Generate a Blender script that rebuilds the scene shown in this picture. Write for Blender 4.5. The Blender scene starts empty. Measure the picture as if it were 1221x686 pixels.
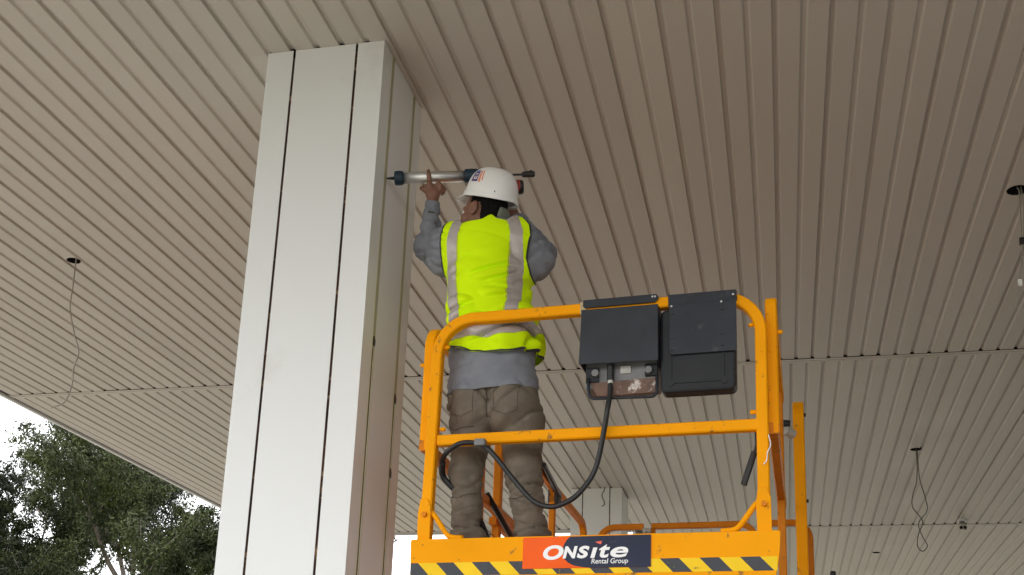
import bpy, bmesh, math, random
import numpy as np
from mathutils import Vector, Matrix
sc = bpy.context.scene
rad = math.radians
# ------------------------------------------------------------------ camera
cam_d = bpy.data.cameras.new('camera'); cam = bpy.data.objects.new('camera', cam_d)
sc.collection.objects.link(cam); sc.camera = cam
cam_d.sensor_width = 36.0; cam_d.sensor_fit = 'HORIZONTAL'
FPX, CYP = 1381.7, 563.9
cam_d.lens = FPX / 1221 * 36
cam_d.shift_y = (CYP - 343.0) / 1221
cam_d.clip_start = 0.05; cam_d.clip_end = 3000
YAW, PITCH, ROLL = -0.23419, 0.26610, 0.03683
f_ = Vector((math.sin(YAW)*math.cos(PITCH), math.cos(YAW)*math.cos(PITCH), math.sin(PITCH)))
r0 = Vector((math.cos(YAW), -math.sin(YAW), 0)); u0 = r0.cross(f_)
r_ = r0*math.cos(ROLL) + u0*math.sin(ROLL); u_ = -r0*math.sin(ROLL) + u0*math.cos(ROLL)
cam.matrix_world = Matrix(((r_.x, u_.x, -f_.x, 0), (r_.y, u_.y, -f_.y, 0), (r_.z, u_.z, -f_.z, 1.6), (0, 0, 0, 1)))
# ------------------------------------------------------------------ world, sun, exposure
W = bpy.data.worlds.new('World'); sc.world = W; W.use_nodes = True
nt = W.node_tree; nt.nodes.clear()
wo = nt.nodes.new('ShaderNodeOutputWorld'); bg = nt.nodes.new('ShaderNodeBackground')
sky = nt.nodes.new('ShaderNodeTexSky'); sky.sky_type = 'NISHITA'; sky.sun_disc = False
SUN_EL, SUN_AZ = 48, 205       # azimuth measured clockwise from +Y: sun behind the camera, to the left
sky.sun_elevation = rad(SUN_EL); sky.sun_rotation = rad(SUN_AZ)
sky.air_density = 1.0; sky.dust_density = 4.0; sky.ozone_density = 1.0
bw = nt.nodes.new('ShaderNodeHueSaturation'); bw.inputs['Saturation'].default_value = 0.12
mixc = nt.nodes.new('ShaderNodeMixRGB'); mixc.inputs['Fac'].default_value = 0.72   # overcast: cloud deck over the clear sky
mixc.inputs['Color2'].default_value = (11.5, 11.6, 11.8, 1)
nt.links.new(sky.outputs['Color'], bw.inputs['Color']); nt.links.new(bw.outputs['Color'], mixc.inputs['Color1'])
nt.links.new(mixc.outputs['Color'], bg.inputs['Color']); bg.inputs['Strength'].default_value = 0.15
nt.links.new(bg.outputs['Background'], wo.inputs['Surface'])
sd = bpy.data.lights.new('sun', 'SUN'); sd.energy = 0.6; sd.angle = rad(14); sd.color = (1.0, 0.97, 0.93)
so = bpy.data.objects.new('sun', sd); sc.collection.objects.link(so)
sdir = Vector((math.sin(rad(SUN_AZ))*math.cos(rad(SUN_EL)), math.cos(rad(SUN_AZ))*math.cos(rad(SUN_EL)), math.sin(rad(SUN_EL))))
so.rotation_euler = sdir.to_track_quat('Z', 'Y').to_euler(); so.location = sdir*60
sc.view_settings.view_transform = 'Standard'; sc.view_settings.look = 'None'
sc.view_settings.gamma = 1; sc.view_settings.use_curve_mapping = False
sc.view_settings.exposure = 1.06
sc.render.engine = 'CYCLES'; sc.cycles.max_bounces = 8; sc.cycles.diffuse_bounces = 6

# ------------------------------------------------------------------ materials
def mat(name, col, rough=0.6, metal=0.0, var=0.0, vscale=6.0, col2=None, bump=0.0, bscale=80.0, dirt=None, dscale=3.0, dlo=0.62, dhi=0.72, spec=0.5, coat=0.0, coords='Object', vstretch=None):
    m = bpy.data.materials.new(name); m.use_nodes = True; n = m.node_tree; p = n.nodes['Principled BSDF']
    L = n.links.new
    p.inputs['Roughness'].default_value = rough; p.inputs['Metallic'].default_value = metal
    p.inputs['Specular IOR Level'].default_value = spec
    if coat: p.inputs['Coat Weight'].default_value = coat; p.inputs['Coat Roughness'].default_value = 0.15
    p.inputs['Base Color'].default_value = (*col, 1)
    tc = n.nodes.new('ShaderNodeTexCoord'); src = tc.outputs[coords]
    if vstretch:
        mp = n.nodes.new('ShaderNodeMapping'); mp.inputs['Scale'].default_value = vstretch
        L(src, mp.inputs['Vector']); src = mp.outputs['Vector']
    out = None
    if var or col2:
        nz = n.nodes.new('ShaderNodeTexNoise'); nz.inputs['Scale'].default_value = vscale; nz.inputs['Detail'].default_value = 6
        L(src, nz.inputs['Vector'])
        mx = n.nodes.new('ShaderNodeMixRGB'); rp = n.nodes.new('ShaderNodeMapRange')
        rp.inputs['From Min'].default_value = .3; rp.inputs['From Max'].default_value = .7
        L(nz.outputs['Fac'], rp.inputs['Value']); L(rp.outputs['Result'], mx.inputs['Fac'])
        c2 = col2 or tuple(c*(1-var) for c in col)
        mx.inputs['Color1'].default_value = (*col, 1); mx.inputs['Color2'].default_value = (*c2, 1)
        out = mx.outputs['Color']
        rr = n.nodes.new('ShaderNodeMapRange'); rr.inputs['To Min'].default_value = max(0, rough-.08); rr.inputs['To Max'].default_value = min(1, rough+.1)
        L(nz.outputs['Fac'], rr.inputs['Value']); L(rr.outputs['Result'], p.inputs['Roughness'])
    if dirt:
        nz = n.nodes.new('ShaderNodeTexNoise'); nz.inputs['Scale'].default_value = dscale; nz.inputs['Detail'].default_value = 9; nz.inputs['Roughness'].default_value = .65
        L(src, nz.inputs['Vector'])
        rp = n.nodes.new('ShaderNodeMapRange'); rp.inputs['From Min'].default_value = dlo; rp.inputs['From Max'].default_value = dhi
        L(nz.outputs['Fac'], rp.inputs['Value'])
        mx = n.nodes.new('ShaderNodeMixRGB'); L(rp.outputs['Result'], mx.inputs['Fac'])
        if out: L(out, mx.inputs['Color1'])
        else: mx.inputs['Color1'].default_value = (*col, 1)
        mx.inputs['Color2'].default_value = (*dirt, 1); out = mx.outputs['Color']
    if out: L(out, p.inputs['Base Color'])
    if bump:
        nz = n.nodes.new('ShaderNodeTexNoise'); nz.inputs['Scale'].default_value = bscale; nz.inputs['Detail'].default_value = 4
        L(src, nz.inputs['Vector']); b = n.nodes.new('ShaderNodeBump'); b.inputs['Strength'].default_value = bump; b.inputs['Distance'].default_value = .01
        L(nz.outputs['Fac'], b.inputs['Height']); L(b.outputs['Normal'], p.inputs['Normal'])
    return m
M = {}
M['soffit'] = mat('soffit_paint', (.575, .533, .475), .42, var=.05, vscale=1.2, coords='Object', bump=.03, bscale=6, dirt=(.49, .45, .395), dscale=2.2, dlo=.6, dhi=.85)
def per_object_tone(m, lo, hi):
    n = m.node_tree; p_ = n.nodes['Principled BSDF']; src = p_.inputs['Base Color'].links[0].from_socket
    oi = n.nodes.new('ShaderNodeObjectInfo'); mr = n.nodes.new('ShaderNodeMapRange'); mr.inputs['To Min'].default_value = lo; mr.inputs['To Max'].default_value = hi
    hs = n.nodes.new('ShaderNodeHueSaturation'); n.links.new(oi.outputs['Random'], mr.inputs['Value']); n.links.new(mr.outputs['Result'], hs.inputs['Value'])
    n.links.new(src, hs.inputs['Color']); n.links.new(hs.outputs['Color'], p_.inputs['Base Color'])
per_object_tone(M['soffit'], .955, 1.035)
M['trim'] = mat('trim_paint', (.58, .535, .47), .4, var=.05)
M['fascia'] = mat('fascia_paint', (.7, .7, .7), .4, var=.05)
M['void'] = mat('dark_steel', (.035, .032, .03), .8, var=.3)
M['hole'] = mat('black_can', (.006, .006, .006), .9, var=.2)
M['clamp'] = mat('pale_clamp', (.62, .50, .27), .6, var=.3, vscale=40)
M['blocker_wall'] = mat('blocker_cladding', (.10, .10, .105), .7, var=.2)
M['glass'] = mat('dark_glazing', (.012, .014, .016), .12, spec=.5, var=.1)
M['roof'] = mat('roof_sheet', (.35, .35, .34), .6, var=.2)
M['clad'] = mat('column_cladding', (.815, .835, .84), .42, metal=.0, spec=.45, var=.03, vscale=.9, bump=.05, bscale=1.6, dirt=(.70, .70, .68), dscale=2.6, dlo=.60, dhi=.80)
M['core'] = mat('column_core', (.025, .015, .012), .8, col2=(.16, .075, .04), vscale=5, dirt=(.48, .30, .16), dscale=9, dlo=.56, dhi=.60)
M['sealant'] = mat('grey_sealant', (.42, .41, .37), .45, var=.1)
M['tape'] = mat('yellow_tape', (.62, .56, .08), .5, var=.15)
M['orange'] = mat('orange_paint', (.98, .385, .003), .55, spec=.08, var=.10, vscale=5, bump=.03, bscale=40, dirt=(.30, .14, .04), dscale=18, dlo=.61, dhi=.68)
M['orange_old'] = mat('orange_paint_worn', (.74, .235, .008), .5, spec=.15, var=.16, vscale=7, bump=.03, bscale=40, dirt=(.25, .11, .03), dscale=18, dlo=.6, dhi=.72)
M['black_paint'] = mat('black_paint', (.024, .029, .039), .5, spec=.35, var=.35, vscale=9, bump=.04, bscale=90, dirt=(.075, .075, .08), dscale=13, dlo=.6, dhi=.75)
M['hood'] = mat('black_hood_scratched', (.026, .031, .040), .5, spec=.35, var=.3, vscale=9, bump=.05, bscale=70, dirt=(.20, .17, .05), dscale=26, dlo=.68, dhi=.74)
M['plastic'] = mat('black_plastic', (.015, .017, .021), .55, spec=.35, var=.3, bump=.06, bscale=160)
M['greymetal'] = mat('grey_panel', (.20, .20, .20), .5, var=.25, vscale=20, dirt=(.08, .075, .07), dscale=15)
M['rusty'] = mat('rusty_plate', (.20, .11, .075), .7, col2=(.10, .065, .05), vscale=12, dirt=(.62, .56, .52), dscale=7, dlo=.56, dhi=.6)
M['steel'] = mat('bright_steel', (.55, .55, .54), .35, metal=1, var=.15, vscale=40)
M['alu'] = mat('brushed_aluminium', (.80, .80, .79), .38, metal=1, var=.12, vscale=30, vstretch=(1, 12, 12))
M['zinc'] = mat('pale_zinc', (.55, .55, .5), .5, var=.3, vscale=25, dirt=(.2, .15, .1), dscale=20)
M['rubber'] = mat('black_rubber', (.016, .016, .018), .45, var=.3, vscale=30, dirt=(.12, .12, .11), dscale=35, dlo=.68, dhi=.75)
M['yellow'] = mat('yellow_stripe', (.95, .62, .006), .45, spec=.2, var=.10, vscale=9, dirt=(.40, .24, .03), dscale=24, dlo=.62, dhi=.70)
M['blackstripe'] = mat('black_stripe', (.028, .031, .042), .5, var=.2, vscale=30, dirt=(.22, .16, .05), dscale=30, dlo=.63, dhi=.70)
M['banner_o'] = mat('banner_orange', (.95, .12, .006), .42, spec=.15, var=.10, vscale=8, dirt=(.60, .12, .03), dscale=28, dlo=.64, dhi=.72)
M['banner_n'] = mat('banner_navy', (.014, .020, .052), .45, spec=.25, var=.2, vscale=10, dirt=(.06, .065, .09), dscale=26, dlo=.6, dhi=.7)
M['print_w'] = mat('white_print', (.86, .86, .86), .4)
M['print_r'] = mat('red_print', (.85, .10, .05), .4)
M['wire'] = mat('cable_sheath', (.33, .30, .26), .6)
M['wire_d'] = mat('dark_cable_sheath', (.07, .065, .055), .6)
M['skin'] = mat('skin', (.24, .118, .074), .5, var=.18, vscale=30, col2=(.18, .080, .050), bump=.05, bscale=220)
M['hair'] = mat('black_hair', (.006, .005, .005), .7, spec=.12, var=.3, vscale=60, bump=.5, bscale=150, vstretch=(3, 3, .6))
M['sweater'] = mat('grey_sweater', (.245, .258, .295), .9, var=.16, vscale=18, bump=.30, bscale=420, dirt=(.185, .195, .225), dscale=9, spec=.15)
M['pants'] = mat('brown_work_trousers', (.19, .16, .125), .88, var=.22, vscale=12, bump=.25, bscale=330, dirt=(.24, .20, .155), dscale=7, dlo=.5, dhi=.75, spec=.15)
M['pants_d'] = mat('trouser_seam', (.085, .07, .055), .9, spec=.1)
M['vest'] = mat('hivis_yellow', (.70, 1.0, .004), .7, var=.05, vscale=9, bump=.15, bscale=300, spec=.08)
M['reflect'] = mat('reflective_tape', (.50, .45, .43), .42, metal=.25, var=.14, vscale=25, bump=.10, bscale=120, dirt=(.30, .27, .26), dscale=16, dlo=.55, dhi=.8)
M['binding'] = mat('dark_binding', (.03, .035, .035), .8)
M['helmet'] = mat('white_helmet', (.83, .83, .82), .30, var=.03, vscale=12, dirt=(.50, .47, .44), dscale=14, dlo=.70, dhi=.76, coat=.2)
M['cradle'] = mat('grey_green_cradle', (.20, .215, .17), .6, var=.2)
M['sticker_p'] = mat('purple_sticker', (.085, .04, .19), .4)
M['sticker_o'] = mat('orange_sticker', (.80, .27, .13), .4)
M['sticker_b'] = mat('blue_sticker', (.12, .20, .50), .4)
M['teal'] = mat('dark_teal_plastic', (.005, .030, .055), .4, var=.2)
M['redp'] = mat('red_plastic', (.28, .02, .02), .45)
M['boot'] = mat('boot_leather', (.05, .035, .025), .6, var=.3, bump=.2, bscale=60)
M['concrete'] = mat('forecourt_concrete', (.27, .25, .215), .85, col2=(.22, .20, .17), vscale=.6, bump=.2, bscale=20, dirt=(.2, .19, .17), dscale=.9, dlo=.58, dhi=.75)
M['grass'] = mat('dry_grass', (.12, .13, .06), .95, col2=(.20, .18, .10), vscale=.8)
M['kerb'] = mat('kerb_concrete', (.42, .41, .38), .8, var=.15, bump=.2, bscale=40)
M['bark'] = mat('eucalypt_bark', (.085, .07, .055), .85, col2=(.17, .145, .12), vscale=3, bump=.4, bscale=10)
def leafmat(name, c1, c2):
    m = mat(name, c1, .6, col2=c2, vscale=.9, spec=.2)
    p = m.node_tree.nodes['Principled BSDF']; p.inputs['Subsurface Weight'].default_value = 0
    return m
M['leaf_a'] = leafmat('olive_leaves', (.058, .074, .018), (.016, .023, .010))
M['leaf_b'] = leafmat('dark_leaves', (.026, .035, .014), (.011, .016, .008))

# ------------------------------------------------------------------ helpers
def tag(o, label=None, cat=None, group=None, kind=None):
    if label: o['label'] = label
    if cat: o['category'] = cat
    if group: o['group'] = group
    if kind: o['kind'] = kind
    return o
def empty(name, loc=(0, 0, 0), rz=0, **k):
    o = bpy.data.objects.new(name, None); sc.collection.objects.link(o)
    o.location = loc; o.rotation_euler = (0, 0, rz); o.empty_display_size = .2
    return tag(o, **k)
class MB:
    def __init__(s): s.v = []; s.f = []; s.fm = []; s.mi = 0
    def add(s, vs, fs):
        n = len(s.v); s.v += [tuple(v) for v in vs]
        for f in fs: s.f.append(tuple(i+n for i in f)); s.fm.append(s.mi)
        return s
    def box(s, lo, hi, mtx=None):
        x0, y0, z0 = lo; x1, y1, z1 = hi
        vs = [(x0,y0,z0),(x1,y0,z0),(x1,y1,z0),(x0,y1,z0),(x0,y0,z1),(x1,y0,z1),(x1,y1,z1),(x0,y1,z1)]
        if mtx: vs = [mtx @ Vector(v) for v in vs]
        return s.add(vs, [(0,3,2,1),(4,5,6,7),(0,1,5,4),(1,2,6,5),(2,3,7,6),(3,0,4,7)])
    def sweep(s, path, prof, up=(0, 0, 1), cap=True, closed=False, scale=None):
        # prof: list of (u, w): u across (side), w along 'up-ish'
        P = [Vector(p) for p in path]; n = len(P); k = len(prof); vs = []
        up = Vector(up)
        for i in range(n):
            if closed: t = (P[(i+1) % n]-P[i-1])
            else: t = (P[min(i+1, n-1)]-P[max(i-1, 0)])
            t.normalize()
            if 0 < i < n-1 or closed:
                a = (P[i]-P[i-1]).normalized(); c = max(.3, a.dot(t)); st = 1/c
            else: st = 1
            sd_ = t.cross(up)
            if sd_.length < 1e-4: sd_ = t.cross(Vector((1, 0, 0)))
            sd_.normalize(); w = sd_.cross(t); w.normalize()
            sc_ = scale[i] if scale else 1
            for (a_, b_) in prof: vs.append(P[i] + sd_*a_*sc_*st + w*b_*sc_)
        fs = []
        for i in range(n-1 + (1 if closed else 0)):
            j = (i+1) % n
            for q in range(k):
                r = (q+1) % k; fs.append((i*k+q, i*k+r, j*k+r, j*k+q))
        if cap and not closed: fs += [tuple(range(k-1, -1, -1)), tuple((n-1)*k+q for q in range(k))]
        return s.add(vs, fs)
    def tube(s, path, r, k=8, scale=None):
        # parallel transport
        P = [Vector(p) for p in path]; n = len(P); vs = []
        t0 = (P[1]-P[0]).normalized(); ref = Vector((0, 0, 1)) if abs(t0.z) < .9 else Vector((1, 0, 0))
        sd_ = t0.cross(ref).normalized()
        for i in range(n):
            t = (P[min(i+1, n-1)]-P[max(i-1, 0)]).normalized()
            sd_ = (sd_ - t*sd_.dot(t)).normalized(); w = t.cross(sd_)
            rr = r*(scale[i] if scale else 1)
            for q in range(k):
                a = 2*math.pi*q/k; vs.append(P[i] + sd_*math.cos(a)*rr + w*math.sin(a)*rr)
        fs = [(i*k+q, i*k+(q+1) % k, (i+1)*k+(q+1) % k, (i+1)*k+q) for i in range(n-1) for q in range(k)]
        fs += [tuple(range(k-1, -1, -1)), tuple((n-1)*k+q for q in range(k))]
        return s.add(vs, fs)
    def prism(s, pts, y0, y1):          # polygon in (x,z), extruded in y
        n = len(pts); vs = [(x, y0, z) for x, z in pts] + [(x, y1, z) for x, z in pts]
        return s.add(vs, [tuple(range(n)), tuple(range(2*n-1, n-1, -1))] + [(i, i+n, (i+1) % n+n, (i+1) % n) for i in range(n)])
    def build(s, name, m, parent=None, smooth=False, bevel=0, kind=None, label=None, cat=None, group=None, loc=None, autosmooth=None, recalc=True):
        me = bpy.data.meshes.new(name); me.from_pydata(s.v, [], s.f)
        ms = m if isinstance(m, (list, tuple)) else [m]
        for q in ms: me.materials.append(q)
        if len(ms) > 1: me.polygons.foreach_set('material_index', s.fm)
        if recalc:
            bm = bmesh.new(); bm.from_mesh(me); bmesh.ops.recalc_face_normals(bm, faces=bm.faces); bm.to_mesh(me); bm.free()
        if smooth: me.polygons.foreach_set('use_smooth', [True]*len(me.polygons))
        me.update()
        o = bpy.data.objects.new(name, me); sc.collection.objects.link(o)
        if parent: o.parent = parent
        if loc: o.location = loc
        if bevel:
            b = o.modifiers.new('bevel', 'BEVEL'); b.width = bevel; b.segments = 2; b.limit_method = 'ANGLE'; b.angle_limit = rad(40)
        return tag(o, label, cat, group, kind)
def catmull(pts, n=8):
    P = [Vector(p) for p in pts]; P = [P[0]*2-P[1]] + P + [P[-1]*2-P[-2]]; out = []
    for i in range(1, len(P)-2):
        for k in range(n):
            t = k/n; a, b, c, d = P[i-1], P[i], P[i+1], P[i+2]
            out.append(.5*((2*b)+(c-a)*t+(2*a-5*b+4*c-d)*t*t+(3*b-a-3*c+d)*t**3))
    out.append(P[-2]); return out
def rect(w, h, c=.005):
    a, b = w/2, h/2
    return [(-a+c, -b), (a-c, -b), (a, -b+c), (a, b-c), (a-c, b), (-a+c, b), (-a, b-c), (-a, -b+c)]
def arc_path(pts, R, n=6):
    # polyline with rounded corners
    P = [Vector(p) for p in pts]; out = [P[0]]
    for i in range(1, len(P)-1):
        a = (P[i-1]-P[i]).normalized(); b = (P[i+1]-P[i]).normalized()
        r = R[i-1] if isinstance(R, (list, tuple)) else R
        s = P[i]+a*r; e = P[i]+b*r; c = P[i]
        ang = a.angle(b); cen = P[i]+(a+b).normalized()*(r/math.cos(ang/2))
        rr = (s-cen).length
        for k in range(n+1):
            t = k/n; v = (s-cen)*(1-t)+(e-cen)*t; out.append(cen+v.normalized()*rr)
    out.append(P[-1]); return out

def clip_mesh(V, F, sc_):
    """keep the part of the polygon mesh where the vertex scalar is positive, cutting edges crisply"""
    s = sc_; newV = list(map(tuple, V)); cache = {}; out = []
    pos = s > 0
    for f in F:
        ps = [pos[i] for i in f]
        if all(ps): out.append(tuple(f)); continue
        if not any(ps): continue
        poly = []
        for k in range(len(f)):
            a, b = f[k], f[(k+1) % len(f)]
            if pos[a]: poly.append(a)
            if pos[a] != pos[b]:
                key = (min(a, b), max(a, b))
                if key not in cache:
                    t = s[key[0]]/(s[key[0]]-s[key[1]]); cache[key] = len(newV)
                    newV.append(tuple(np.array(V[key[0]])*(1-t)+np.array(V[key[1]])*t))
                poly.append(cache[key])
        if len(poly) > 2: out.append(tuple(poly))
    used = sorted({i for f in out for i in f}); mp = {u: k for k, u in enumerate(used)}
    return np.array([newV[i] for i in used]), [tuple(mp[i] for i in f) for f in out]

# ------------------------------------------------------------------ ground
H = 4.95; P_ = 0.12426; X0 = -6.7974; X02 = 0.3752
JY = [-0.9, 2.871, 8.850, 14.829, 20.808, 26.787]; TW = .072
YC0, YC1 = 4.411, 4.991; CX0, CX1 = -2.325, -1.739
g = MB(); N = 40
g.add([(-900, -900, -.03), (900, -900, -.03), (900, 900, -.03), (-900, 900, -.03)], [(0, 1, 2, 3)]).build('ground', M['grass'], kind='structure')
pv = empty('forecourt', kind='structure')
for i in range(-3, 5):
    for j in range(-3, 6):
        MB().box((i*6+.01, j*6+.01, -.10), (i*6+5.99, j*6+5.99, 0)).build('concrete_slab', M['concrete'], pv, bevel=.006)
MB().box((-18.1, -18.1, -.2), (30.1, 36.1, -.022)).build('slab_bed', M['kerb'], pv)

# ------------------------------------------------------------------ canopy
can = empty('canopy', (0, 0, 0), label='large flat canopy with a ribbed cream metal soffit above the man and lift', cat='canopy')
p = P_
gd = .014
profile = [(.0005, gd), (.0095, gd), (.0145, .0025), (.0165, 0), (p-.0175, 0), (p-.0150, .0025), (p-.0075, gd*.85), (p+.0075, gd*.85), (p+.0150, .0025), (p+.0175, 0), (2*p-.0165, 0), (2*p-.0150, .0025), (2*p-.0125, gd+.002), (2*p+.001, gd+.002)]
me_cache = {}
def sheet_mesh():
    b = MB(); k = len(profile)
    vs = [(x, 0, z) for x, z in profile] + [(x, 1, z) for x, z in profile]
    b.add(vs, [(i, i+1, i+1+k, i+k) for i in range(k-1)])
    return b
me0 = bpy.data.meshes.new('soffit_panel'); sb = sheet_mesh(); me0.from_pydata(sb.v, [], sb.f); me0.materials.append(M['soffit'])
bmt = bmesh.new(); bmt.from_mesh(me0)
for fc in bmt.faces:
    if fc.normal.z > 0: fc.normal_flip()
bmt.to_mesh(me0); bmt.free()
rnd = random.Random(4)
def add_sheet(x, y0, y1, joined=None):
    if joined is not None:
        k = len(profile)
        joined.add([(x+a, y0, H+z) for a, z in profile] + [(x+a, y1, H+z) for a, z in profile], [(i, i+k, i+1+k, i+1) for i in range(k-1)])
        return
    o = bpy.data.objects.new('soffit_panel', me0); sc.collection.objects.link(o); o.parent = can
    o.location = (x+rnd.uniform(-.0008, .0008), y0, H + rnd.uniform(-.0012, .0010)); o.scale = (1, y1-y0, 1); o.rotation_euler = (rnd.uniform(-.0003, .0003), rnd.uniform(-.004, .004), 0)
far = MB()
def vis(x, y0, y1):
    # roughly inside the photograph's field of view
    for y in (y0, (y0*2+y1)/3, (y0+2*y1)/3, y1):
        for xx in (x, x+2*p):
            d = Vector((xx, y, H-1.6)); w = d.dot(f_)
            if w < .3: continue
            px = 610.5+FPX*d.dot(r_)/w; py = CYP-FPX*d.dot(u_)/w
            if -60 < px < 1281 and -90 < py < 700: return True
    return False
HOLES = [(-4.622, 6.338, .045), (1.351, 6.334, .056), (1.32, 11.484, .052), (1.302, 16.552, .05)]
def holed_sheet(xs, s0, s1, h_):
    hx, hy, hr = h_; xs_ = []
    for (a0, z0), (a1, z1) in zip(profile[:-1], profile[1:]):
        n_ = max(1, int((a1-a0)/.010)); xs_ += [(a0+(a1-a0)*t/n_, z0+(z1-z0)*t/n_) for t in range(n_)]
    xs_.append(profile[-1]); ys_ = [s0]+[hy-.10+.010*t for t in range(21)]+[s1]
    V = np.array([(xs+a, y, H+z) for y in ys_ for a, z in xs_]); k = len(xs_)
    F = [(j*k+i, (j+1)*k+i, (j+1)*k+i+1, j*k+i+1) for j in range(len(ys_)-1) for i in range(k-1)]
    V, F = clip_mesh(V, F, np.hypot(V[:, 0]-hx, V[:, 1]-hy)-hr)
    MB().add([tuple(v) for v in V], F).build('soffit_panel', M['soffit'], can, recalc=False)
cnt = 0
for bi in range(5):
    ya, yb = JY[bi] + (TW-.004), JY[bi+1]
    x = X0 - p if bi < 2 else X02 - 58*p
    for i in range(110):
        xs = x + 2*p*i
        if bi >= 3 and xs < -1.86: continue
        segs = [(ya, yb)]
        for (c0, c1) in ((YC0, YC1), (YC0+8.29, YC1+8.29)):
            if ya < c0 < yb and xs + 2*p > CX0 and xs < CX1:
                segs = [(ya, c0+.010), (c1-.010, yb)]
                k_ = len(profile)
                for lo_, hi_ in ((-9, CX0+.001), (CX1-.001, 9)):      # the strips that run on beside the column
                    q_ = [(xs+a_, z_) for a_, z_ in profile]; cl_ = []
                    for u_i in range(k_-1):
                        (xa_, za_), (xb_, zb_) = q_[u_i], q_[u_i+1]
                        x0_, x1_ = max(xa_, lo_), min(xb_, hi_)
                        if x1_ <= x0_: continue
                        f0_, f1_ = (x0_-xa_)/(xb_-xa_), (x1_-xa_)/(xb_-xa_)
                        cl_.append(((x0_, za_+(zb_-za_)*f0_), (x1_, za_+(zb_-za_)*f1_)))
                    if cl_:
                        pb_ = MB()
                        for (p0_, p1_) in cl_: pb_.add([(p0_[0], c0+.010, H+p0_[1]), (p1_[0], c0+.010, H+p1_[1]), (p1_[0], c1-.010, H+p1_[1]), (p0_[0], c1-.010, H+p0_[1])], [(0, 3, 2, 1)])
                        pb_.build('soffit_filler', M['soffit'], can, recalc=False)
        segs = [(a_, b_-(.006 if b_ == yb else 0)) for a_, b_ in segs]
        for s0, s1 in segs:
            vv = vis(xs, s0, s1) and cnt < 298
            if vv: cnt += 1
            hh = [h_ for h_ in HOLES if xs-.1 < h_[0] < xs+2*p+.1 and s0 < h_[1] < s1 and vv]
            if hh: holed_sheet(xs, s0, s1, hh[0])
            else: add_sheet(xs, s0, s1, None if vv else far)
farob = far.build('soffit_panelling', M['soffit'], can, kind='stuff', recalc=False)
bmt = bmesh.new(); bmt.from_mesh(farob.data)
for fc in bmt.faces:
    if fc.normal.z > 0: fc.normal_flip()
bmt.to_mesh(farob.data); bmt.free()
print('sheets', cnt)
XL, XR = -6.93, 20.2
MB().box((XL+.004, JY[2]+TW, H), (-6.834, JY[3]-.006, H+.012)).build('edge_filler', M['soffit'], can)
def trim_strip(y, xa, xb):
    for y0_, y1_ in ((0, .030), (.040, TW+.003)):
        MB().box((xa, y+y0_, H-.0045), (xb, y+y1_, H-.0012)).build('joint_trim', M['trim'], can)
    MB().box((xa, y+.028, H+.010), (xb, y+.042, H+.012)).build('joint_backing', M['void'], can)
trim_strip(JY[1], XL, XR); trim_strip(JY[2], XL, XR); trim_strip(JY[3], XL, XR); trim_strip(JY[4], -1.85, XR)
# void closing deck above the soffit and roof
MB().box((XL+.02, JY[0]+.05, H+.30), (XR, JY[3]+.05, H+.33)).box((-1.85, JY[3]+.05, H+.30), (XR, JY[5]-.05, H+.33)).build('deck_sheet', M['void'], can)
# black gap plates behind the groove ends at joints
b = MB()
for k in (1, 2, 3): b.box((XL+.02, JY[k]+TW+.004, H+.026), (XR-.02, JY[k]+TW+.012, H+.29))
b.build('joint_backing', M['void'], can)
# fascia : left edge, rear edges, front edge, right edge
def fascia(lo, hi): MB().box((*lo, H-.022), (*hi, H+.62)).build('fascia', M['fascia'], can, bevel=.003)
MB().box((XL-.016, JY[0], H+.004), (XL+.03, JY[3]+.08, H+.012)).build('edge_angle', M['void'], can)
fascia((XL-.052, JY[0]-.05), (XL-.016, JY[3]+.13)); fascia((XL-.015, JY[3]+.085), (-1.91, JY[3]+.125))
fascia((-1.905, JY[3]+.085), (-1.865, JY[5]+.05)); fascia((-1.86, JY[5]+.01), (XR, JY[5]+.05))
fascia((XL-.015, JY[0]-.05), (XR, JY[0]-.01)); fascia((XR+.001, JY[0]-.05), (XR+.04, JY[5]+.05))
MB().box((XL-.06, JY[0]-.06, H+.6), (XR+.03, JY[3]+.12, H+.64)).box((-1.87, JY[3]+.12, H+.6), (XR+.03, JY[5]+.08, H+.64)).build('roof', M['roof'], can)

# ------------------------------------------------------------------ shop building added out of view to cut light from the right
blocker = empty('blocker_building', (7.0, -14, 0), label='added unseen dark shop building along the right side of the forecourt', cat='building')
MB().box((.12, 0, 0), (9, 23, 3.9)).build('wall', M['blocker_wall'], blocker)
MB().box((-.3, -.2, 3.9), (9.2, 23.2, 4.25)).build('roof', M['void'], blocker)
for k in range(9):
    if k == 4: MB().box((.02, .3+2.5*k, .0), (.10, 2.5+2.5*k, 2.7)).build('door', M['glass'], blocker)
    else: MB().box((.02, .3+2.5*k, .5), (.10, 2.5+2.5*k, 3.1)).build('window', M['glass'], blocker)

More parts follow.
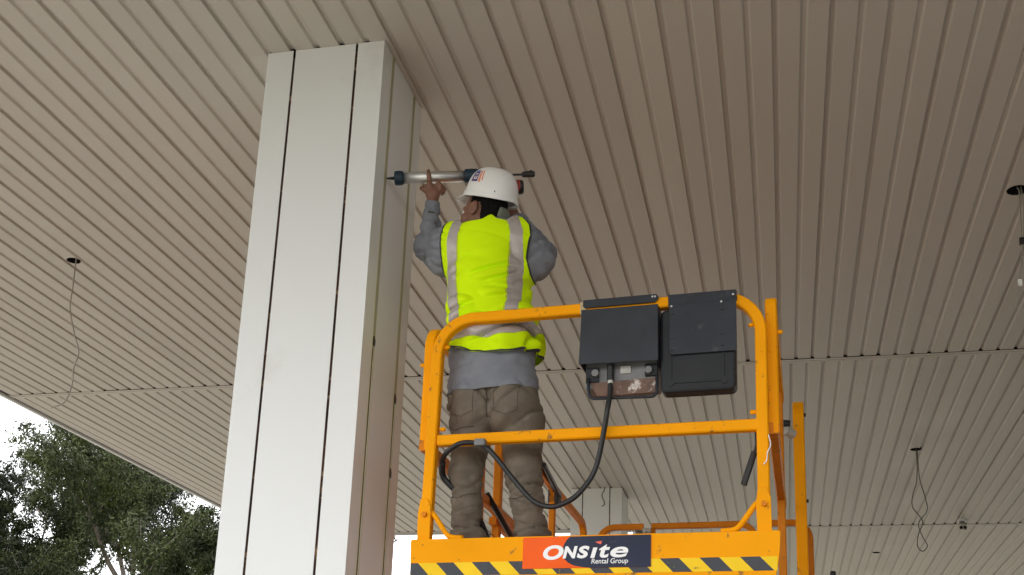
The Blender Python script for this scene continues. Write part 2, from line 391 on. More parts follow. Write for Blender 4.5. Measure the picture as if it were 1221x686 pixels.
# ------------------------------------------------------------------ downlight cut-outs and dangling cables
for hx, hy, hr in HOLES:
    n = 28; b = MB(); vs = []
    for rr, z in ((hr+.0015, -.001), (hr+.0015, .14), (.004, .14)): vs += [(hx+rr*math.cos(2*math.pi*i/n), hy+rr*math.sin(2*math.pi*i/n), H+z) for i in range(n)]
    b.add(vs, [(k*n+i, k*n+(i+1) % n, (k+1)*n+(i+1) % n, (k+1)*n+i) for k in range(2) for i in range(n)]).build('light_opening', M['hole'], can)
def cable(name, path, r, m, label, extra=None):
    root = MB().tube(catmull(path, 5), r, 6).build(name, m, smooth=True)
    tag(root, label, 'cable', 'cables hanging from the soffit openings')
    return root
cable('dangling_cable', [(-4.60, 6.33, H+.02), (-4.605, 6.34, 4.90), (-4.600, 6.34, 4.74), (-4.598, 6.34, 4.60), (-4.54, 6.34, 4.42), (-4.485, 6.34, 4.28), (-4.505, 6.34, 4.164), (-4.50, 6.34, 4.047), (-4.54, 6.34, 3.932), (-4.63, 6.34, 3.90)], .0045, M['wire'], 'single pale cable hanging from the round hole left of the near column')
c2 = empty('dangling_cable', (1.351, 6.334, H), label='cable with small plug connectors hanging at the right edge of the photo', cat='cable', group='cables hanging from the soffit openings')
MB().tube(catmull([(.0, 0, .02), (.01, 0, -.03), (.002, 0, -.28), (-.008, 0, -.43), (-.04, 0, -.60), (-.06, 0, -.73)], 5), .004, 6).build('sheath', M['wire'], c2, smooth=True)
MB().tube(catmull([(.02, 0, .02), (.025, 0, -.12), (.012, 0, -.30), (.012, 0, -.46)], 5), .004, 6).build('sheath', M['wire'], c2, smooth=True)
MB().box((-.012, -.012, -.335), (.018, .012, -.295)).build('connector', M['rubber'], c2, bevel=.002)
MB().box((-.038, -.010, -.585), (-.018, .010, -.545)).build('connector', M['print_w'], c2, bevel=.002, label='small white plug connector')
cable('dangling_cable', [(1.32, 11.484, H+.02), (1.335, 11.5, 4.90), (1.340, 11.5, 4.664), (1.385, 11.5, 4.45), (1.39, 11.5, 4.33), (1.307, 11.5, 4.21), (1.336, 11.5, 4.079), (1.375, 11.5, 3.99), (1.33, 11.5, 3.935), (1.285, 11.5, 3.99), (1.30, 11.5, 4.10), (1.345, 11.5, 4.23), (1.262, 11.5, 4.371), (1.27, 11.5, 4.50), (1.31, 11.5, 4.62), (1.325, 11.5, 4.80), (1.322, 11.5, H+.01)], .0048, M['wire_d'], 'looped dark cable hanging from a far soffit hole right of the lift')
cable('dangling_cable', [(-1.93, 12.66, H), (-1.93, 12.62, 4.90), (-1.95, 12.60, 4.84), (-1.925, 12.58, 4.77), (-1.915, 12.56, 4.72), (-1.945, 12.56, 4.70)], .006, M['wire_d'], 'short curled wire hanging in front of the far column')
def twin_sensor(x, y, z0, label):
    r = empty('twin_camera', (x, y, z0), label=label, cat='security camera', group='round twin lens units at the soffit joint')
    n = 20
    def disc(r0, za, zb): 
        b = MB(); vs = [(r0*math.cos(2*math.pi*i/n), r0*math.sin(2*math.pi*i/n), za) for i in range(n)] + [(r0*.92*math.cos(2*math.pi*i/n), r0*.92*math.sin(2*math.pi*i/n), zb) for i in range(n)]
        return b.add(vs, [tuple(range(n)), tuple(range(2*n-1, n-1, -1))]+[(i, (i+1) % n, (i+1) % n+n, i+n) for i in range(n)])
    disc(.055, 0, -.02).build('base_plate', M['fascia'], r)
    disc(.032, -.02, -.06).build('neck', M['greymetal'], r)
    disc(.052, -.06, -.135).build('housing', M['trim'], r, bevel=.006)
    for s in (-1, 1):
        MB().tube([(s*.022, -.045, -.10), (s*.024, -.062, -.112)], .018, 12).build('lens', M['rubber'], r)
twin_sensor(2.163, 14.60, H, 'small round twin lens unit under the soffit joint, far right')
twin_sensor(-3.84, 14.90, H-.01, 'small round twin lens unit under the canopy end, seen between the legs')

# ------------------------------------------------------------------ columns
def make_column(sealed_to, label):
    col = empty('column', (CX0, YC0, 0), label=label, cat='column', group='panel clad canopy columns')
    wx, wy = CX1-CX0, YC1-YC0; top = H-.0015
    g1 = .0115; g2 = .021
    fs = [0, -2.189-CX0+.0, -1.875-CX0, wx]        # front seams
    ss = [0, 4.546-YC0, 4.872-YC0, wy]
    t = .004
    def panel_x(x0, x1, y, out, z0=.12):      # panel on a face normal to Y
        return MB().box((x0, y, z0), (x1, y+t*out, top))
    def Lp(xc, yc, dx, dy, lx, ly):
        # L-shaped prism at corner (xc,yc) running dx*lx and dy*ly inward
        pts = [(xc, yc), (xc+dx*lx, yc), (xc+dx*lx, yc+dy*t), (xc+dx*t, yc+dy*t), (xc+dx*t, yc+dy*ly), (xc, yc+dy*ly)]
        n = 6; vs = [(x, y, .12) for x, y in pts]+[(x, y, top) for x, y in pts]
        b = MB(); b.add(vs, [tuple(range(n)), tuple(range(2*n-1, n-1, -1))]+[(i, i+n, (i+1) % n+n, (i+1) % n) for i in range(n)])
        return b.build('corner_panel', M['clad'], col, bevel=.0012)
    Lp(0, 0, 1, 1, fs[1]-g1/2, ss[1]-g2/2)
    Lp(wx, 0, -1, 1, wx-fs[2]-g1/2, ss[1]-g2/2)
    Lp(wx, wy, -1, -1, wx-fs[2]-g1/2, wy-ss[2]-g2/2)
    Lp(0, wy, 1, -1, fs[1]-g1/2, wy-ss[2]-g2/2)
    MB().box((fs[1]+g1/2, .0, .12), (fs[2]-g1/2, t, top)).build('face_panel', M['clad'], col, bevel=.0012)
    MB().box((fs[1]+g1/2, wy-t, .12), (fs[2]-g1/2, wy, top)).build('face_panel', M['clad'], col, bevel=.0012)
    MB().box((wx-t, ss[1]+g2/2, .12), (wx, ss[2]-g2/2, top)).build('face_panel', M['clad'], col, bevel=.0012)
    MB().box((0, ss[1]+g2/2, .12), (t, ss[2]-g2/2, top)).build('face_panel', M['clad'], col, bevel=.0012)
    MB().box((.014, .014, .0), (wx-.014, wy-.014, top-.03)).build('core', M['core'], col)
    pl = MB().box((-.03, -.03, 0), (wx+.03, wy+.03, .118)).build('plinth', M['kerb'], col, bevel=.006)
    return col, fs, ss, g2, wx, wy, top
col, fs, ss, g1, wx, wy, top = make_column(0, 'near white panel clad column the man is sealing, its side seams edged with yellow tape')
# sealant and masking tape on the side face seams (the joints the man is filling)
rnd = random.Random(9)
for k, zend in ((1, 3.52), (2, 3.36)):
    y = ss[k]
    b = MB(); b.box((wx-.004, y-g1/2+.0003, zend), (wx+.0012, y+g1/2-.0003, top)); b.build('sealant', M['sealant'], col)
    for s in (-1, 1):
        b = MB(); zs = [2.0+.09*i for i in range(int((top-2.0)/.09)+1)]+[top-.002]
        e = [rnd.uniform(-.0009, .0009) for _ in zs]
        vs = []
        for z, q in zip(zs, e):
            ya, yb = y+s*(g1/2+.0002), y+s*(g1/2+.0052+q)
            vs += [(wx+.0004, ya, z), (wx+.0004, yb, z), (wx+.0010, yb, z), (wx+.0010, ya, z)]
        n = len(zs); fsx = []
        for i in range(n-1):
            for q in range(4): fsx.append((i*4+q, i*4+(q+1) % 4, i*4+4+(q+1) % 4, i*4+4+q))
        fsx += [(3, 2, 1, 0), tuple((n-1)*4+q for q in range(4))]
        b.add(vs, fsx); b.build('masking_tape', M['tape'], col)
    for z in ([3.50] if k == 1 else [3.34, 2.98]):
        bb = MB(); pts = [(wx+.0015, y-.011+rnd.uniform(-.002, .002), z-.02), (wx+.0015, y+.010, z-.024), (wx+.0015, y+.013, z+.004), (wx+.0015, y-.004, z+.022), (wx+.0015, y-.012, z+.008)]
        pts2 = [(a+.003, b_*1.0, c) for a, b_, c in pts]
        bb.add(pts+pts2, [(0, 1, 2, 3, 4), (9, 8, 7, 6, 5)]+[(i, (i+1) % 5, (i+1) % 5+5, i+5) for i in range(5)]); bb.build('sealant_smear', M['rubber'], col)
col2 = col.copy(); sc.collection.objects.link(col2)
for ch in list(col.children):
    if ch.name.split('.')[0] in ('masking_tape', 'sealant', 'sealant_smear'): continue
    c = ch.copy(); sc.collection.objects.link(c); c.parent = col2
col2.location = (CX0, YC0+8.29, 0); col2['label'] = 'far white panel clad column seen small behind the lift rails'

# ------------------------------------------------------------------ scissor lift  (local frame = lift frame, origin below the platform)
DEL = rad(3.2)
def fl(a, b, z=0): c, s = math.cos(DEL), math.sin(DEL); return (a*c+b*s, -a*s+b*c, z)
LA, LB = -.965, 6.0
lift = empty('scissor_lift', fl(LA, LB), -DEL, label='orange scissor lift with raised guard rails and a control box on its front rail', cat='scissor lift')
def Lx(p): return (p[0]-LA-.035*max(0, p[1]-4.30), p[1]-LB, p[2])     # the platform's sides run 2 degrees off its front frame
def LP(ps): return [Lx(q) for q in ps]
ZT, ZM, ZD = 3.487, 2.945, 2.44
tr = rect(.040, .040)
AL, AR, BF = -1.594, -.287, 4.22      # front frame post centres
# front frame: bent tube
MB().sweep(LP(arc_path([(AL-.012, BF, 2.52), (AL, BF, ZT-.020), (AR, BF, ZT-.020), (AR-.002, BF, 2.52)], .15, 9)), rect(.044, .044), up=(0, 1, 0)).build('front_rail', M['orange'], lift, smooth=False)
MB().sweep(LP([(AL+.02, BF-.0, ZM), (AR-.02, BF, ZM)]), rect(.040, .044), up=(0, 0, 1)).build('mid_rail', M['orange'], lift)
# post feet gussets + braces
for a, s in ((AL-.012, 1), (AR, -1)):
    b = MB(); b.prism([(a-.026-LA, 2.50), (a+.026-LA, 2.50), (a+.024-LA, 2.66), (a+.010-LA, 2.70), (a-.022*1-LA, 2.70), (a-.030-LA, 2.64)], BF-.027-LB, BF-.022-LB)
    b.build('post_foot', M['orange'], lift, bevel=.002)
    MB().tube(LP(catmull([(a+s*.012, BF-.005, 2.65), (a+s*.035, BF-.01, 2.635), (a+s*.085, BF-.012, 2.565), (a+s*.110, BF-.012, 2.545), (a+s*.16, BF-.012, 2.540)], 4)), .011, 8).build('brace', M['orange'], lift, smooth=True)
    MB().tube(LP([(a, BF-.04, 2.635), (a, BF-.026, 2.635)]), .011, 8).build('bolt', M['orange_old'], lift)
# small spring pins beside the posts
AOL_, AOR_ = AL-.056, AR+.036
for (a, z, s) in ((AL+.022, 3.35, 1), (AL+.022, 2.995, 1), (AR-.022, 3.35, -1), (AR-.022, 2.998, -1), (AOR_+.018, 3.335, 1), (AOL_-.018, 3.30, -1)):
    bb_ = BF+(.055 if abs(a+.94) > .70 else 0)
    MB().tube(LP([(a, bb_, z), (a+s*.010, bb_, z), (a+s*.020, bb_, z), (a+s*.026, bb_, z)]), .009, 8, scale=[.7, 1, 1, .4]).build('locking_pin', M['orange'], lift)
# extension side hoops (just outside the front frame)
def hoop(a, b0, b1, z1, m, name, rr=.09, zlow=ZM-.02, r=.044):
    MB().sweep(LP(arc_path([(a, b0, zlow), (a, b0, ZT-.022), (a, b1, ZT-.022)], rr, 7)), rect(r, .044), up=(1, 0, 0)).build(name, m, lift)
AOL, AOR = AL-.056, AR+.036
hoop(AOL, BF+.055, 5.95, ZT, M['orange'], 'extension_rail')
hoop(AOR, BF+.055, 5.45, ZT, M['orange'], 'extension_rail', rr=.03)
for a, e in ((AOL, 5.95), (AOR, 5.45)):
    MB().sweep(LP([(a, BF+.033, ZM-.003), (a, e, ZM-.003)]), rect(.040, .044), up=(0, 0, 1)).build('extension_mid_rail', M['orange_old'], lift)
for a, b_ in ((AOL, 5.10), (AOL, 5.92), (AOR, 5.30)):
    MB().sweep(LP([(a, b_, ZD), (a, b_, ZT-.045)]), rect(.036, .036), up=(0, 1, 0)).build('post', M['orange_old'], lift)
# main deck rails
ML, MR = -1.705, -.164
MB().sweep(LP(arc_path([(MR, 5.52, 2.30), (MR, 5.52, ZT-.02), (MR, 8.10, ZT-.02), (MR-.0, 8.10, ZD)], [.09, .12], 6)), rect(.052, .052), up=(1, 0, 0)).build('main_rail', M['orange'], lift)
MB().sweep(LP(arc_path([(ML, 5.62, 2.30), (ML, 5.62, ZT-.02), (ML, 8.02, ZT-.02), (ML, 8.02, ZD)], [.09, .12], 6)), rect(.044, .044), up=(1, 0, 0)).build('main_rail', M['orange_old'], lift)
for a in (ML, MR):
    MB().sweep(LP([(a, 5.54, ZM-.02), (a, 8.00, ZM-.02)]), rect(.040, .040), up=(0, 0, 1)).build('main_mid_rail', M['orange_old'], lift)
for a, b_ in ((ML, 6.95), (MR, 6.90)):
    MB().sweep(LP([(a, b_, ZD), (a, b_, ZT-.04)]), rect(.040, .040), up=(0, 1, 0)).build('post', M['orange_old'], lift)
# rear end rail and gate
def rear(a0, a1, ra, rb, name):
    pts = [(a0, 8.14, ZD)] if ra else [(a0, 8.14, ZT-.02)]
    if ra: pts.append((a0, 8.14, ZT-.02))
    pts.append((a1, 8.14, ZT-.02))
    if rb: pts.append((a1, 8.14, ZD))
    MB().sweep(LP(arc_path(pts, .12, 6)) if len(pts) > 2 else LP(pts), rect(.042, .042), up=(0, 1, 0)).build(name, M['orange_old'], lift)
rear(-1.615, -1.285, True, False, 'rear_rail'); rear(-1.225, -.485, False, True, 'gate_rail'); rear(-.465, -.115, False, True, 'rear_rail')
MB().sweep(LP([(-1.225, 8.14, ZM), (-.485, 8.14, ZM)]), rect(.04, .04), up=(0, 0, 1)).build('gate_mid_rail', M['orange_old'], lift)
MB().sweep(LP([(-1.215, 8.14, ZD+.05), (-1.215, 8.14, ZT-.042)]), rect(.034, .034), up=(0, 1, 0)).build('gate_post', M['orange_old'], lift)
b = MB(); b.box(Lx((-1.285, 8.10, ZT-.075)), Lx((-1.225, 8.12, ZT-.055))); b.tube(LP([(-1.27, 8.10, ZT-.06), (-1.27, 8.07, ZT-.06)]), .016, 8); b.tube(LP([(-1.24, 8.10, ZT-.06), (-1.24, 8.07, ZT-.06)]), .016, 8)
b.build('gate_latch', M['zinc'], lift)
# roller stub between extension and main rail on the right
MB().tube(LP([(AOR+.02, 5.44, 3.305), (MR-.03, 5.50, 3.30)]), .024, 14).build('guide_roller', M['zinc'], lift, smooth=False)
MB().tube(LP([(AOR+.015, 5.43, 3.335), (AOR+.045, 5.44, 3.335)]), .017, 10).build('roller_cap', M['rubber'], lift)
for z in (3.40, 2.97):
    MB().tube(LP([(MR+.024, 5.52, z), (MR+.036, 5.52, z)]), .009, 8).build('bolt', M['rubber'], lift)
# deck, side boards, toe board with bull-nose ends
MB().box(Lx((-1.62, 4.25, ZD-.11)), Lx((-.26, 5.9, ZD-.012))).build('extension_deck', M['orange_old'], lift, bevel=.004)
MB().box(Lx((-1.73, 5.62, ZD-.16)), Lx((-.10, 8.16, ZD))).build('main_deck', M['orange_old'], lift, bevel=.004)
MB().box(Lx((ML-.01, 6.0, ZD)), Lx((ML+.0, 8.1, ZD+.14))).build('side_board', M['orange_old'], lift)
MB().box(Lx((MR+.0, 6.0, ZD)), Lx((MR+.01, 8.1, ZD+.14))).build('side_board', M['orange_old'], lift)
TL, TRr, TZ, TB = -1.652, -.231, 2.532, 2.335
pts = [(TL, TZ-.008), (TL+.004, TZ), (TRr-.004, TZ), (TRr, TZ-.008)]
pts += [(TRr-.001-.028*(t**2), TZ-.02-(TZ-TB-.02)*t) for t in (.25, .5, .75, 1)]
pts += [(TL+.001+.012*(t**2), TZ-.02-(TZ-TB-.02)*t) for t in (1, .75, .5, .25)]
toe = MB().prism([(x-LA, z) for x, z in pts], BF-.045-LB, BF-.020-LB).build('toe_board', M['orange'], lift, bevel=.002)
yf = BF-.045-LB
b = MB(); b.box((TL+.006-LA, yf-.0010, 2.385), (TRr-.013-LA, yf-.0002, 2.4365)); b.build('warning_band', M['yellow'], toe)
per = .1455; xk = -.376
for i in range(-10, 3):
    x0, x1 = xk+per*i, xk+per*i+.071
    if i <= -1 and i >= -1: pass
    sh = .049
    poly = [(x0, 2.4365), (x1, 2.4365), (x1+sh, 2.385), (x0+sh, 2.385)]
    xl, xr_ = TL+.006, TRr-.013
    def clipx(poly, xc, keep_gt):
        out = []
        for j in range(len(poly)):
            a, c = poly[j], poly[(j+1) % len(poly)]
            ia = (a[0] > xc) == keep_gt; ic = (c[0] > xc) == keep_gt
            if ia: out.append(a)
            if ia != ic: t = (xc-a[0])/(c[0]-a[0]); out.append((xc, a[1]+t*(c[1]-a[1])))
        return out
    poly = clipx(clipx(poly, xl, True), xr_, False)
    if len(poly) < 3: continue
    MB().prism([(x-LA, z) for x, z in poly], yf-.0018, yf-.0011).build('black_stripe', M['blackstripe'], toe)
# rental banner
bx0, bx1, bz0, bz1 = -1.190, -.699, 2.406, 2.5265
by = yf-.0045
ban = MB().box((bx0-LA, by, bz0), (bx1-LA, yf-.0020, bz1)).build('rental_banner', M['banner_o'], toe)
cur = [(bx0+.165, bz1-.003)]
def bxp(u, v): return (bx0+(bx1-bx0)*u, bz1-(bz1-bz0)*v)
cv = [bxp(*q) for q in ((.375, .0), (.345, .12), (.325, .27), (.318, .42), (.320, .58), (.333, .72), (.365, .84), (.41, .93), (.47, .975), (.53, 1.0))]
poly = cv + [bxp(1, 1), bxp(1, 0)]
MB().prism([(x-LA, z) for x, z in poly], by-.0006, by-.0001).build('navy_field', M['banner_n'], ban)
def text(s, x, z, size, w=None, shear=.22, bold=.004, m=M['print_w'], yo=.0014):
    cu = bpy.data.curves.new('lettering', 'FONT'); cu.body = s; cu.size = size; cu.shear = shear; cu.offset = bold; cu.extrude = .0003; cu.resolution_u = 6
    o = bpy.data.objects.new('tmp', cu); sc.collection.objects.link(o); bpy.context.view_layer.update()
    me = bpy.data.meshes.new_from_object(o.evaluated_get(bpy.context.evaluated_depsgraph_get())); bpy.data.objects.remove(o)
    co = np.zeros(len(me.vertices)*3); me.vertices.foreach_get('co', co); co = co.reshape(-1, 3)
    if w: co[:, 0] = (co[:, 0]-co[:, 0].min())*w/(co[:, 0].max()-co[:, 0].min())
    out = np.stack([co[:, 0]+x-LA, by-yo-co[:, 2]*1.0, co[:, 1]+z], 1); me.vertices.foreach_set('co', out.ravel()); me.update()
    me.materials.clear(); me.materials.append(m)
    return me
def letters(items, name):
    bmx = bmesh.new()
    for me in items: bmx.from_mesh(me)
    me = bpy.data.meshes.new(name); bmx.to_mesh(me); bmx.free(); me.materials.append(M['print_w'])
    # placed as a sub-part of the banner
    o = bpy.data.objects.new(name, me); sc.collection.objects.link(o); o.parent = toe; return o
Wb, Hb = bx1-bx0, bz1-bz0
def bx_(u): return bx0+Wb*u
def bz_(v): return bz1-Hb*v
L1 = [text('O', bx_(.163), bz_(.705), .072, Wb*.163, .22, .0030),
      text('N', bx_(.318), bz_(.675), .060, Wb*.118, .22, .0028),
      text('S', bx_(.430), bz_(.675), .060, Wb*.098, .22, .0028),
      text('\u0131', bx_(.535), bz_(.675), .076, Wb*.055, .22, .0026),
      text('t', bx_(.603), bz_(.675), .078, Wb*.085, .22, .0024),
      text('e', bx_(.690), bz_(.675), .078, Wb*.138, .22, .0018)]
letters(L1, 'brand_lettering')
letters([text('Rental Group', bx_(.545), bz_(.875), .027, Wb*.282, .12, .0002)], 'group_lettering')
MB().prism([(x-LA, z) for x, z in (bxp(.572, .19), bxp(.625, .165), bxp(.617, .27), bxp(.600, .25))], by-.0016, by-.0008).build('red_flag_mark', M['print_r'], toe)
# control box on the front rail
yb = BF-.022-LB          # front face of the rail
def Lb(a0, a1, z0, z1, y0, y1): return MB().box((a0-LA, yb+y0, z0), (a1-LA, yb+y1, z1))
cbx = MB(); cbx.prism([(-.975-LA, 3.435), (-.672-LA, 3.435), (-.670-LA, 3.204), (-.983-LA, 3.208)], yb-.052, yb-.048)
cbx.build('control_box_hood', M['hood'], lift, bevel=.002)
b = MB(); b.box((-.977-LA, yb-.048, 3.206), (-.973-LA, yb+.13, 3.435)); b.box((-.676-LA, yb-.048, 3.206), (-.672-LA, yb+.13, 3.435)); b.box((-.977-LA, yb-.050, 3.432), (-.672-LA, yb+.13, 3.437)); b.build('hood_side', M['black_paint'], lift)
Lb(-.965, -.682, 3.12, 3.425, .0, .11).build('control_box', M['greymetal'], lift, bevel=.003)
Lb(-.962, -.910, 3.145, 3.206, -.012, .0).build('socket_plate', M['plastic'], lift, bevel=.002)
Lb(-.728, -.680, 3.158, 3.208, -.012, .0).build('socket_plate', M['plastic'], lift, bevel=.002)
for a in (-.922, -.712): MB().tube([(a-LA, yb-.012, 3.178), (a-LA, yb-.028, 3.178)], .014, 14).build('knob', M['greymetal'], lift)
Lb(-.825, -.785, 3.176, 3.206, -.006, .0).build('data_plate', M['zinc'], lift)
MB().prism([(-.945-LA, 3.142), (-.680-LA, 3.150), (-.682-LA, 3.090), (-.915-LA, 3.086)], yb-.010, yb-.004).build('lower_plate', M['rusty'], lift)
MB().tube([(q[0]-LA, yb-.02+q[1], q[2]) for q in arc_path([(-.950, 0, 3.16), (-.945, 0, 3.074), (-.680, 0, 3.068), (-.680, 0, 3.16)], .022, 5)], .006, 8).build('guard_hoop', M['black_paint'], lift, smooth=True)
MB().prism([(-.980-LA, 3.497), (-.686-LA, 3.499), (-.676-LA, 3.489), (-.676-LA, 3.478), (-.690-LA, 3.464), (-.972-LA, 3.462), (-.980-LA, 3.470)], yb-.010, yb-.004).build('rail_cover', M['black_paint'], lift, bevel=.002)
for a in (-.70, -.69): MB().tube([(a-LA, yb-.013, 3.487), (a-LA, yb-.010, 3.487)], .004, 8).build('screw', M['steel'], lift)
Lb(-.992, -.968, 3.440, 3.492, -.004, .046).build('clamp', M['clamp'], lift, label='pale worn clamp on the top rail left of the box')
MB().tube([(-.862-LA, yb-.018, 3.21), (-.862-LA, yb-.018, 3.145)], .014, 12).build('plug_body', M['rubber'], lift)
MB().tube([(-.862-LA, yb-.018, 3.145), (-.861-LA, yb-.018, 3.118)], .011, 12).build('plug_collar', M['zinc'], lift)
# manual box: upper plates and moulded lower box
MB().prism([(-.638-LA, 3.489), (-.378-LA, 3.490), (-.373-LA, 3.482), (-.373-LA, 3.444), (-.638-LA, 3.442)], yb-.012, yb-.004).build('document_box_bracket', M['black_paint'], lift, bevel=.002)
MB().prism([(-.632-LA, 3.438), (-.374-LA, 3.440), (-.374-LA, 3.236), (-.380-LA, 3.232), (-.622-LA, 3.230), (-.632-LA, 3.242)], yb-.030, yb-.024).build('document_box_plate', M['black_paint'], lift, bevel=.002)
def rrect(x0, x1, z0, z1, r, n=5):
    out = []
    for cx_, cz_, a0 in ((x1-r, z1-r, 0), (x0+r, z1-r, 90), (x0+r, z0+r, 180), (x1-r, z0+r, 270)):
        for k in range(n+1): a = rad(a0+90*k/n); out.append((cx_+r*math.cos(a), cz_+r*math.sin(a)))
    return out
MB().prism([(x-LA, z) for x, z in rrect(-.667, -.381, 3.082, 3.424, .022)], yb-.018, yb+.055).build('document_box', M['plastic'], lift, bevel=.010)
rb = MB()
for q in ((-.628, 3.25, -.622, 3.122), (-.428, 3.25, -.422, 3.130)): rb.box((q[0]-LA, yb-.0215, q[3]), (q[2]-LA, yb-.0175, q[1]))
rb.box((-.628-LA, yb-.0215, 3.116), (-.422-LA, yb-.0175, 3.122)); rb.build('box_rib', M['plastic'], lift, bevel=.001)
for a, z in ((-.628, 3.118), (-.424, 3.118)): MB().tube([(a-LA, yb-.022, z), (a-LA, yb-.0175, z)], .014, 14).build('box_boss', M['plastic'], lift)
for a, z in ((-.622, 3.40), (-.430, 3.405), (-.622, 3.30), (-.430, 3.305), (-.622, 3.252), (-.430, 3.258)):
    MB().tube([(a-LA, yb-.034, z), (a-LA, yb-.0295, z)], .0055, 10).build('screw', M['rubber'], lift)
for a, z in ((-.622, 3.440), (-.430, 3.444), (-.385, 3.470)):
    MB().tube([(a-LA, yb-.034, z-.01), (a-LA, yb-.0115, z-.01)], .0042, 8).build('screw', M['steel'], lift)
# power cable
cabp = [(-.861, 3.13), (-.861, 3.079), (-.868, 3.01), (-.881, 2.944), (-.920, 2.794), (-.984, 2.700), (-1.045, 2.662), (-1.10, 2.655), (-1.166, 2.680), (-1.247, 2.767), (-1.32, 2.859), (-1.365, 2.903), (-1.41, 2.922), (-1.469, 2.918), (-1.53, 2.895), (-1.571, 2.872)]
yy = [yb-.02, yb-.03, yb-.045, yb-.03] + [yb+.0]*3 + [yb+.01]*3 + [yb-.008]*3 + [yb-.02, yb+.01, yb+.06]
MB().tube(catmull([(a-LA, y, z) for (a, z), y in zip(cabp, yy)], 6), .0105, 10).build('power_cable', M['rubber'], lift, smooth=True)
for i_ in ((-1.381, 2.914), ): MB().box((i_[0]-.022-LA, yb-.040, i_[1]-.012), (i_[0]+.022-LA, yb-.004, i_[1]+.016)).build('cable_clip', M['greymetal'], lift, bevel=.003)
MB().tube(catmull(LP([(-1.571, BF+.05, 2.872), (-1.585, BF+.10, 2.83), (-1.555, BF+.12, 2.79), (-1.50, BF+.15, 2.74), (-1.45, BF+.2, 2.67), (-1.42, BF+.3, 2.55), (-1.42, BF+.35, 2.46)]), 6), .013, 8).build('power_cable', M['rubber'], lift, smooth=True)
MB().box((-1.515-LA, BF+.12-LB, 2.765), (-1.475-LA, BF+.16-LB, 2.80)).build('cable_clip', M['rubber'], lift, bevel=.004)
MB().tube(catmull(LP([(ML+.06, 5.2, 2.98), (ML+.12, 5.3, 2.86), (ML+.15, 5.5, 2.78), (ML+.16, 5.8, 2.77), (ML+.16, 6.1, 2.70), (ML+.18, 6.3, 2.56)]), 6), .014, 8).build('control_cable', M['rubber'], lift, smooth=True)
MB().box(Lx((ML+.12, 5.72, 2.74)), Lx((ML+.19, 5.80, 2.80))).build('cable_clip', M['rubber'], lift, bevel=.01)
# black gate strut beside the right shin
b = MB()
for q in (0, .022): b.tube(LP([(ML+.03+q, 6.45, 3.50-q), (ML+.02+q, 6.95, 3.44-q)]), .016, 8)
b.build('gas_strut', M['rubber'], lift)
MB().box(Lx((ML-.03, 6.93, 3.36)), Lx((ML+.045, 7.02, 3.455))).build('strut_clamp', M['rubber'], lift, bevel=.01)
# hanging rubber strap behind right post
MB().tube(catmull(LP([(AR-.015, BF+.03, 3.00), (AR-.028, BF+.035, 2.93), (AR-.030, BF+.04, 2.875), (AR-.040, BF+.04, 2.845)]), 4), .006, 8).build('strap_cord', M['rubber'], lift, smooth=True)
MB().tube(LP([(AR-.036, BF+.035, 2.852), (AR-.078, BF+.035, 2.726)]), .0125, 10).build('strap_grip', M['rubber'], lift, smooth=False)
MB().tube(catmull(LP([(AR+.02, BF-.024, 2.90), (AR+.028, BF-.03, 2.86), (AR+.016, BF-.028, 2.83), (AR+.012, BF-.027, 2.80), (AR+.0, BF-.027, 2.785)]), 4), .0022, 6).build('lanyard', M['print_w'], lift, smooth=True)
# hoses low at the right side
MB().tube(catmull(LP([(-.12, 4.75, 2.39), (-.115, 4.75, 2.42), (-.08, 4.76, 2.435), (-.05, 4.78, 2.455), (-.045, 4.79, 2.49)]), 4), .012, 8).build('hydraulic_hose', M['rubber'], lift, smooth=True)
# scissor stack and chassis beneath the deck
for s, a in ((1, ML+.35), (1, MR-.35)):
    for k in range(3):
        z0, z1 = .86+.46*k, .86+.46*(k+1)
        MB().sweep(LP([(a-.04, 5.75, z0), (a-.04, 7.95, z1)]), rect(.05, .10), up=(0, 0, 1)).build('scissor_arm', M['orange_old'], lift)
        MB().sweep(LP([(a+.04, 7.95, z0), (a+.04, 5.75, z1)]), rect(.05, .10), up=(0, 0, 1)).build('scissor_arm', M['orange_old'], lift)
for z in (.86, 1.32, 1.78, 2.24):
    for b_ in (5.75, 7.95): MB().tube(LP([(ML+.25, b_, z), (MR-.25, b_, z)]), .03, 10).build('cross_shaft', M['steel'], lift)
MB().box(Lx((ML+.12, 5.35, .30)), Lx((MR-.12, 8.30, .78))).build('chassis', M['orange'], lift, bevel=.03)
for a in (ML+.06, MR-.06):
    for b_ in (5.75, 7.90):
        w = MB().tube(LP([(a-.10, b_, .26), (a+.10, b_, .26)]), .26, 28).build('wheel', M['rubber'], lift, bevel=.02)
        MB().tube(LP([(a-.108, b_, .26), (a+.108, b_, .26)]), .13, 20).build('hub', M['zinc'], w)

